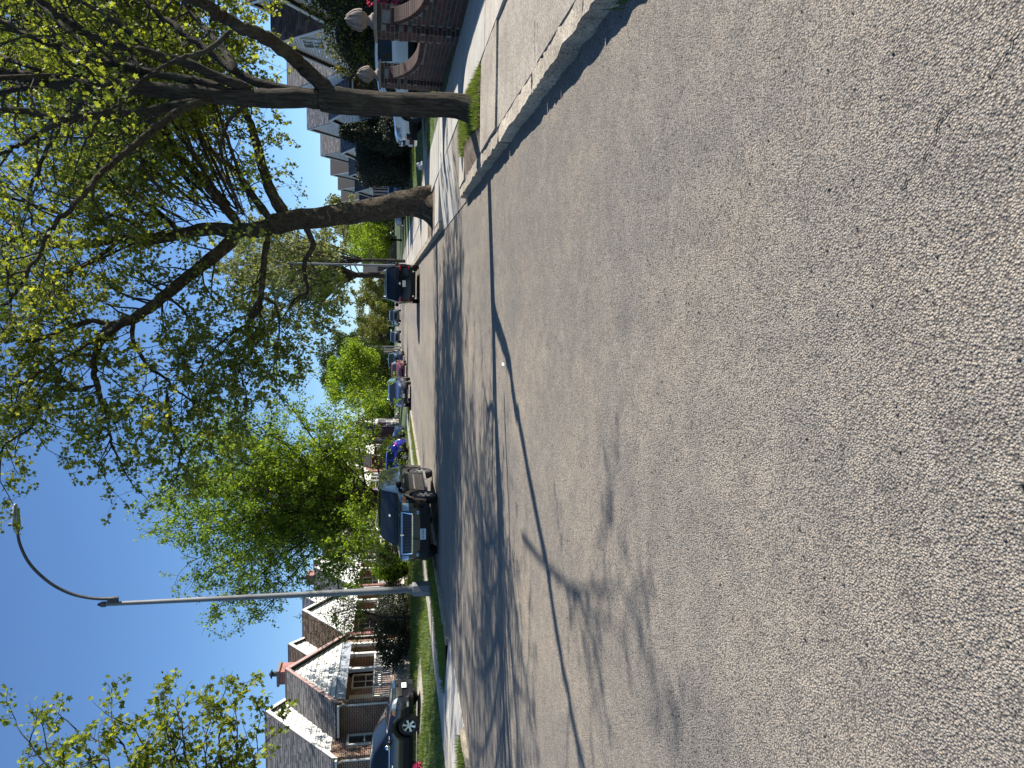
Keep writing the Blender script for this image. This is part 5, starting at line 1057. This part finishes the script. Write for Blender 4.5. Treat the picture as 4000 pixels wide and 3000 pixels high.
c.both([(.66, .86), (.90, .87), (.90, 1.04), (.66, 1.06)], 'headlight', MT['lamp'], off=.012, n=6); c.both([(.865, .95), (.93, .95), (.93, 1.03), (.865, 1.035)], 'indicator', MT['amber'], off=.018, n=3)
c.plate_patch([(-.82, .30), (.82, .30), (.88, .54), (-.88, .54)], 'lower_bumper', MT['black'], .02, n=12)
for sg in (-1, 1): c.disc(sg*.62, .60, .062, 'fog_lamp', MT['lamp'], off=.035)
c.plate(.46, .32, .16, 'LAS VEGAS'); c.mirrors(1.62, 1.13, MT['black']); c.handles(MT['chrome'], (2.45, 3.45), .98); c.seams((1.35, 2.66, 3.68), .38, 1.06)
c.strip(1.42, 3.2, .66, .05, MT['chrome'], 'side_moulding'); c.strip(1.30, 4.45, 1.105, .018, MT['chrome'], 'belt_trim', .012); rails(c, MT['alloy'], 2.3, 4.5)
for sg in (-1, 1): b = MB(); b.box(-1.0, 1.1, sg*.80, sg*1.0, .27, .33); b.build('running_board', MT['alloy'], c.t)
p = c.over(1.62, -.1, .02); b = MB(); b.add([c.over(1.56, .05, .012), c.over(1.56, .13, .012), c.over(1.63, .13, .012), c.over(1.63, .05, .012)], [(0, 1, 2, 3)]); b.build('windscreen_sticker', MT['paper'], c.t)
# 2. black crossover seen from behind, right kerb
xb = dict(XO); xb.update(W=1.96, L=4.84); s_ = 4.84/4.62
for k in ('top', 'belt', 'wid'): xb[k] = [(d*s_, z*(1.045 if k != 'wid' else 1)) for d, z in XO[k]]
xb['H'] = 1.735; xb['ws'] = tuple(d*s_ for d in XO['ws']); xb['rw'] = (4.40, 4.68); xb['sw'] = [(a*s_, e*s_) for a, e in XO['sw']]; xb['wr'] = .37
c = Car('parked_crossover', 'black crossover seen from behind, parked at the right kerb', (0.62, 37.6, 0), H2, xb, pm('black_pearl', (0.006, 0.0055, 0.006), .12, spec=.32, coat=.15), cat='suv')
c.both([(.62, .92), (.90, .94), (.88, 1.03), (.68, .99)], 'tail_light', MT['redlens'], off=.015, rear=True); c.both([(.70, .53), (.86, .53), (.86, .57), (.70, .57)], 'reflector', MT['redlens'], off=.012, rear=True)
c.plate_patch([(-.5, .90), (.5, .90), (.5, .93), (-.5, .93)], 'chrome_strip', MT['black'], .02, rear=True); c.plate(.76, .31, .16, rear=True); c.disc(0, .97, .055, 'emblem', MT['chrome'], True)
c.plate_patch([(-.78, .24), (.78, .24), (.8, .44), (-.8, .44)], 'rear_valance', MT['black'], .015, rear=True)
for sg in (-1, 1): b = MB(); x = -c.sp['L']/2; b.tube([(x + .12, sg*.6, .32), (x - .03, sg*.6, .32)], .045, 10); b.build('exhaust', MT['chrome'], c.t)
c.mirrors(1.7, 1.08, MT['black']); c.handles(MT['black'], (2.5, 3.4), .95); rails(c, MT['alloy'], 2.4, 4.2)
b = MB(); V = [c.over(4.30, q, .05) for q in np.linspace(-.9, .9, 9)] + [(lambda p: (p[0] - .16, p[1], p[2] - .015))(c.over(4.36, q, .05)) for q in np.linspace(-.9, .9, 9)]; b.add(V, [(i, i+1, i+10, i+9) for i in range(8)]); b.build('spoiler', c.mat, c.t)
# 3. blue-grey crossover with barred grille, left kerb
c = Car('parked_crossover', 'slate blue crossover with chrome barred grille and gold emblem at the left kerb', (-7.0, 52.4, 0), -H2, XO, paint('slate_blue', (0.075, 0.105, 0.20), .55, .3), cladding=True, cat='suv')
gr = c.plate_patch([(-.5, .58), (.5, .58), (.56, .84), (-.56, .84)], 'grille', MT['black'], .012, n=10)
for k in range(5): z = .60 + k*.055; c.plate_patch([(-.52, z), (.52, z), (.52, z + .014), (-.52, z + .014)], 'grille_bar', MT['chrome'], .025, n=8, m=2, parent=gr)
for cs in ([(-.09, .70), (.09, .70), (.09, .735), (-.09, .735)], [(-.035, .68), (.035, .68), (.035, .755), (-.035, .755)]): c.plate_patch(cs, 'emblem', MT['gold'], .045, n=2, m=2, parent=gr)
c.both([(.58, .68), (.86, .74), (.84, .90), (.62, .86)], 'headlight', MT['lamp'], off=.012); c.both([(.6, .44), (.8, .46), (.8, .55), (.6, .53)], 'fog_lamp', MT['chrome'], off=.015)
c.plate_patch([(-.5, .3), (.5, .3), (.56, .5), (-.56, .5)], 'lower_grille', MT['black'], .012, n=8); c.plate(.53, .3, .13); c.mirrors(1.42, 1.02, c.mat); rails(c, MT['alloy'], 2.2, 4.1)
# 4. red car behind it
c = Car('parked_car', 'red car parked behind the slate blue crossover', (-7.1, 68.0, 0), -H2, SED, paint('red_paint', (0.26, 0.03, 0.035), .2, .3), detail=False)
c.both([(.55, .58), (.84, .62), (.82, .76), (.6, .74)], 'headlight', MT['lamp'], off=.012); c.plate_patch([(-.4, .32), (.4, .32), (.45, .48), (-.45, .48)], 'lower_grille', MT['black'], .012); c.mirrors(1.5, .95, MT['black'])
# 5. dark blue SUV behind the red car
c = Car('parked_suv', 'dark blue SUV with black grille parked behind the red car', (-7.1, 79.5, 0), -H2, SUV, paint('navy_paint', (0.02, 0.045, 0.13), .3, .3), detail=False, cat='suv')
c.plate_patch([(-.45, .7), (.45, .7), (.5, .98), (-.5, .98)], 'grille', MT['black'], .012); c.both([(.58, .84), (.88, .86), (.88, 1.0), (.6, 1.0)], 'headlight', MT['lamp'], off=.012); c.mirrors(1.62, 1.13, MT['black'])
# 6-9. far cars
for (nm, lb, x, y, sp, mt, ct) in (('driving_pickup', 'dark pickup coming down the middle of the street', -3.0, 112, PICK, paint('dark_green_paint', (0.02, 0.025, 0.03)), 'pickup'),
        ('parked_crossover', 'charcoal crossover parked far down the left kerb', -6.3, 112, XO, paint('charcoal_paint', (0.05, 0.055, 0.07)), 'suv'), ('parked_car', 'small far blue grey car between the pickup and the far left crossover', -5.3, 150, SED, paint('bluegrey_paint', (0.08, 0.12, 0.2)), 'car'),
        ('parked_car', 'pale silver car half hidden behind the dark pickup', -4.3, 132, SED, paint('silver_paint', (0.42, 0.44, 0.46), .6), 'car')):
    c = Car(nm, lb, (x, y, 0), -H2, sp, mt, detail=False, cat=ct)
    zf = interp(sp['top'], .08); c.both([(.55, zf - .22), (.86, zf - .2), (.86, zf - .05), (.58, zf - .05)], 'headlight', MT['lamp'], off=.015); c.plate_patch([(-.45, zf - .36), (.45, zf - .36), (.48, zf - .1), (-.48, zf - .1)], 'grille', MT['black'], .012); c.mirrors(1.6, sp['H']*.65, MT['black'])
# 10. bright blue crossover in a left driveway, tail towards the street
c = Car('parked_crossover', 'bright blue crossover in a left driveway with its tail to the street', (-12.6, 50.6, .14), math.pi, XO, paint('cobalt_paint', (0.012, 0.02, 0.34), .3, .22), cladding=True, cat='suv', group='cars in driveways')
c.both([(.5, .92), (.86, .90), (.84, 1.04), (.55, 1.02)], 'tail_light', MT['redlens'], off=.015, rear=True); c.plate(.72, .31, .16, rear=True); c.seams((1.3, 2.46, 3.32), .36, .98); c.handles(c.mat, (2.3, 3.2), .88); c.mirrors(1.45, 1.02, c.mat)
# 11. grey blue hatchback in the next left driveway
c = Car('parked_car', 'grey blue car in a left driveway half hidden behind the slate blue crossover', (-13.6, 61.5, .15), math.pi, SED, paint('dusty_blue_paint', (0.15, 0.2, 0.28), .4), group='cars in driveways', detail=False)
c.both([(.55, .58), (.84, .62), (.82, .76), (.6, .74)], 'headlight', MT['lamp'], off=.012)
# 12. dark crossover in the nearest left driveway, nose to the street, cut by the frame
c = Car('parked_crossover', 'dark blue grey crossover with bold alloy wheel at the left frame edge', (-15.35, 22.62, .44), 0, XO, paint('dark_grey_blue', (0.018, 0.018, 0.028), .35, .2), rim=MT['alloy'], cladding=True, cat='suv', group='cars in driveways')
gr = c.plate_patch([(-.5, .56), (.5, .56), (.55, .84), (-.55, .84)], 'grille', MT['black'], .012, n=10); c.plate_patch([(-.6, .80), (.6, .80), (.6, .86), (-.6, .86)], 'grille_bar', MT['chrome'], .03, n=10, parent=gr)
x = c.face(0, .74, .045)[0]
for q in ((-.06, -.035, .68, .79), (.035, .06, .68, .79), (-.035, .035, .725, .75)): b = MB(); b.box(x, x + .015, *q); b.build('emblem', MT['chrome'], gr)
c.both([(.56, .70), (.86, .78), (.84, .92), (.6, .86)], 'headlight', MT['lamp'], off=.012); c.both([(.86, .78), (.895, .79), (.88, .90), (.86, .90)], 'indicator', MT['amber'], off=.012, n=3); c.plate(.50, .31, .16); c.both([(.5, .34), (.8, .36), (.8, .42), (.5, .42)], 'fog_trim', MT['chrome'], off=.016)
c.mirrors(1.5, 1.03, MT['chrome']); c.seams((1.35, 2.46, 3.32), .36, .98); c.handles(MT['chrome'], (2.3, 3.2), .88); c.strip(1.2, 4.0, .985, .016, MT['chrome'], 'belt_trim', .012)
# 13. white crossover in the right driveway, nose to the street
c = Car('parked_crossover', 'white crossover in the right driveway behind the brick garden wall', (7.62, 25.95, .27), math.pi, XO, paint('white_paint_gloss', (0.78, 0.79, 0.78), 0, .3), cladding=True, cat='suv', group='cars in driveways')
gr = c.plate_patch([(-.34, .60), (.34, .60), (.40, .84), (-.40, .84)], 'grille', MT['black'], .012, n=8); c.plate_patch([(-.3, .70), (.3, .70), (.3, .74), (-.3, .74)], 'grille_bar', MT['chrome'], .03, n=6, m=2, parent=gr)
ring = MB(); x = c.face(0, .73, .05)[0]; ring.tube([(x, .085*math.cos(a), .73 + .085*math.sin(a)) for a in np.linspace(0, 2*math.pi, 17)], .012, 6); ring.build('emblem', MT['chrome'], gr)
c.both([(.50, .70), (.86, .78), (.82, .94), (.56, .86)], 'headlight', MT['lamp'], off=.012); c.both([(.83, .88), (.86, .885), (.85, .92), (.825, .92)], 'indicator', MT['amber'], off=.016, n=3); c.both([(.45, .34), (.74, .40), (.78, .58), (.55, .56)], 'intake', MT['black'], off=.012); c.plate_patch([(-.4, .3), (.4, .3), (.45, .46), (-.45, .46)], 'lower_grille', MT['black'], .012, n=8); c.plate(.42, .31, .15)
c.both([(.55, .92), (.84, .90), (.84, 1.05), (.58, 1.03)], 'tail_light', MT['redlens'], off=.015, rear=True); c.mirrors(1.5, 1.03, MT['black']); c.seams((1.35, 2.46, 3.32), .36, .98); c.handles(MT['white'], (2.3, 3.2), .88)
# 14. silver blue car far right driveway
c = Car('parked_car', 'silver blue car in the far right driveway left of the plane tree trunk', (8.35, 62.5, .25), math.pi, SED, paint('silver_blue_paint', (0.17, 0.22, 0.34), .5), group='cars in driveways', detail=False)
c.both([(.55, .58), (.84, .62), (.82, .76), (.6, .74)], 'headlight', MT['lamp'], off=.012); c.mirrors(1.5, .95, MT['black'])
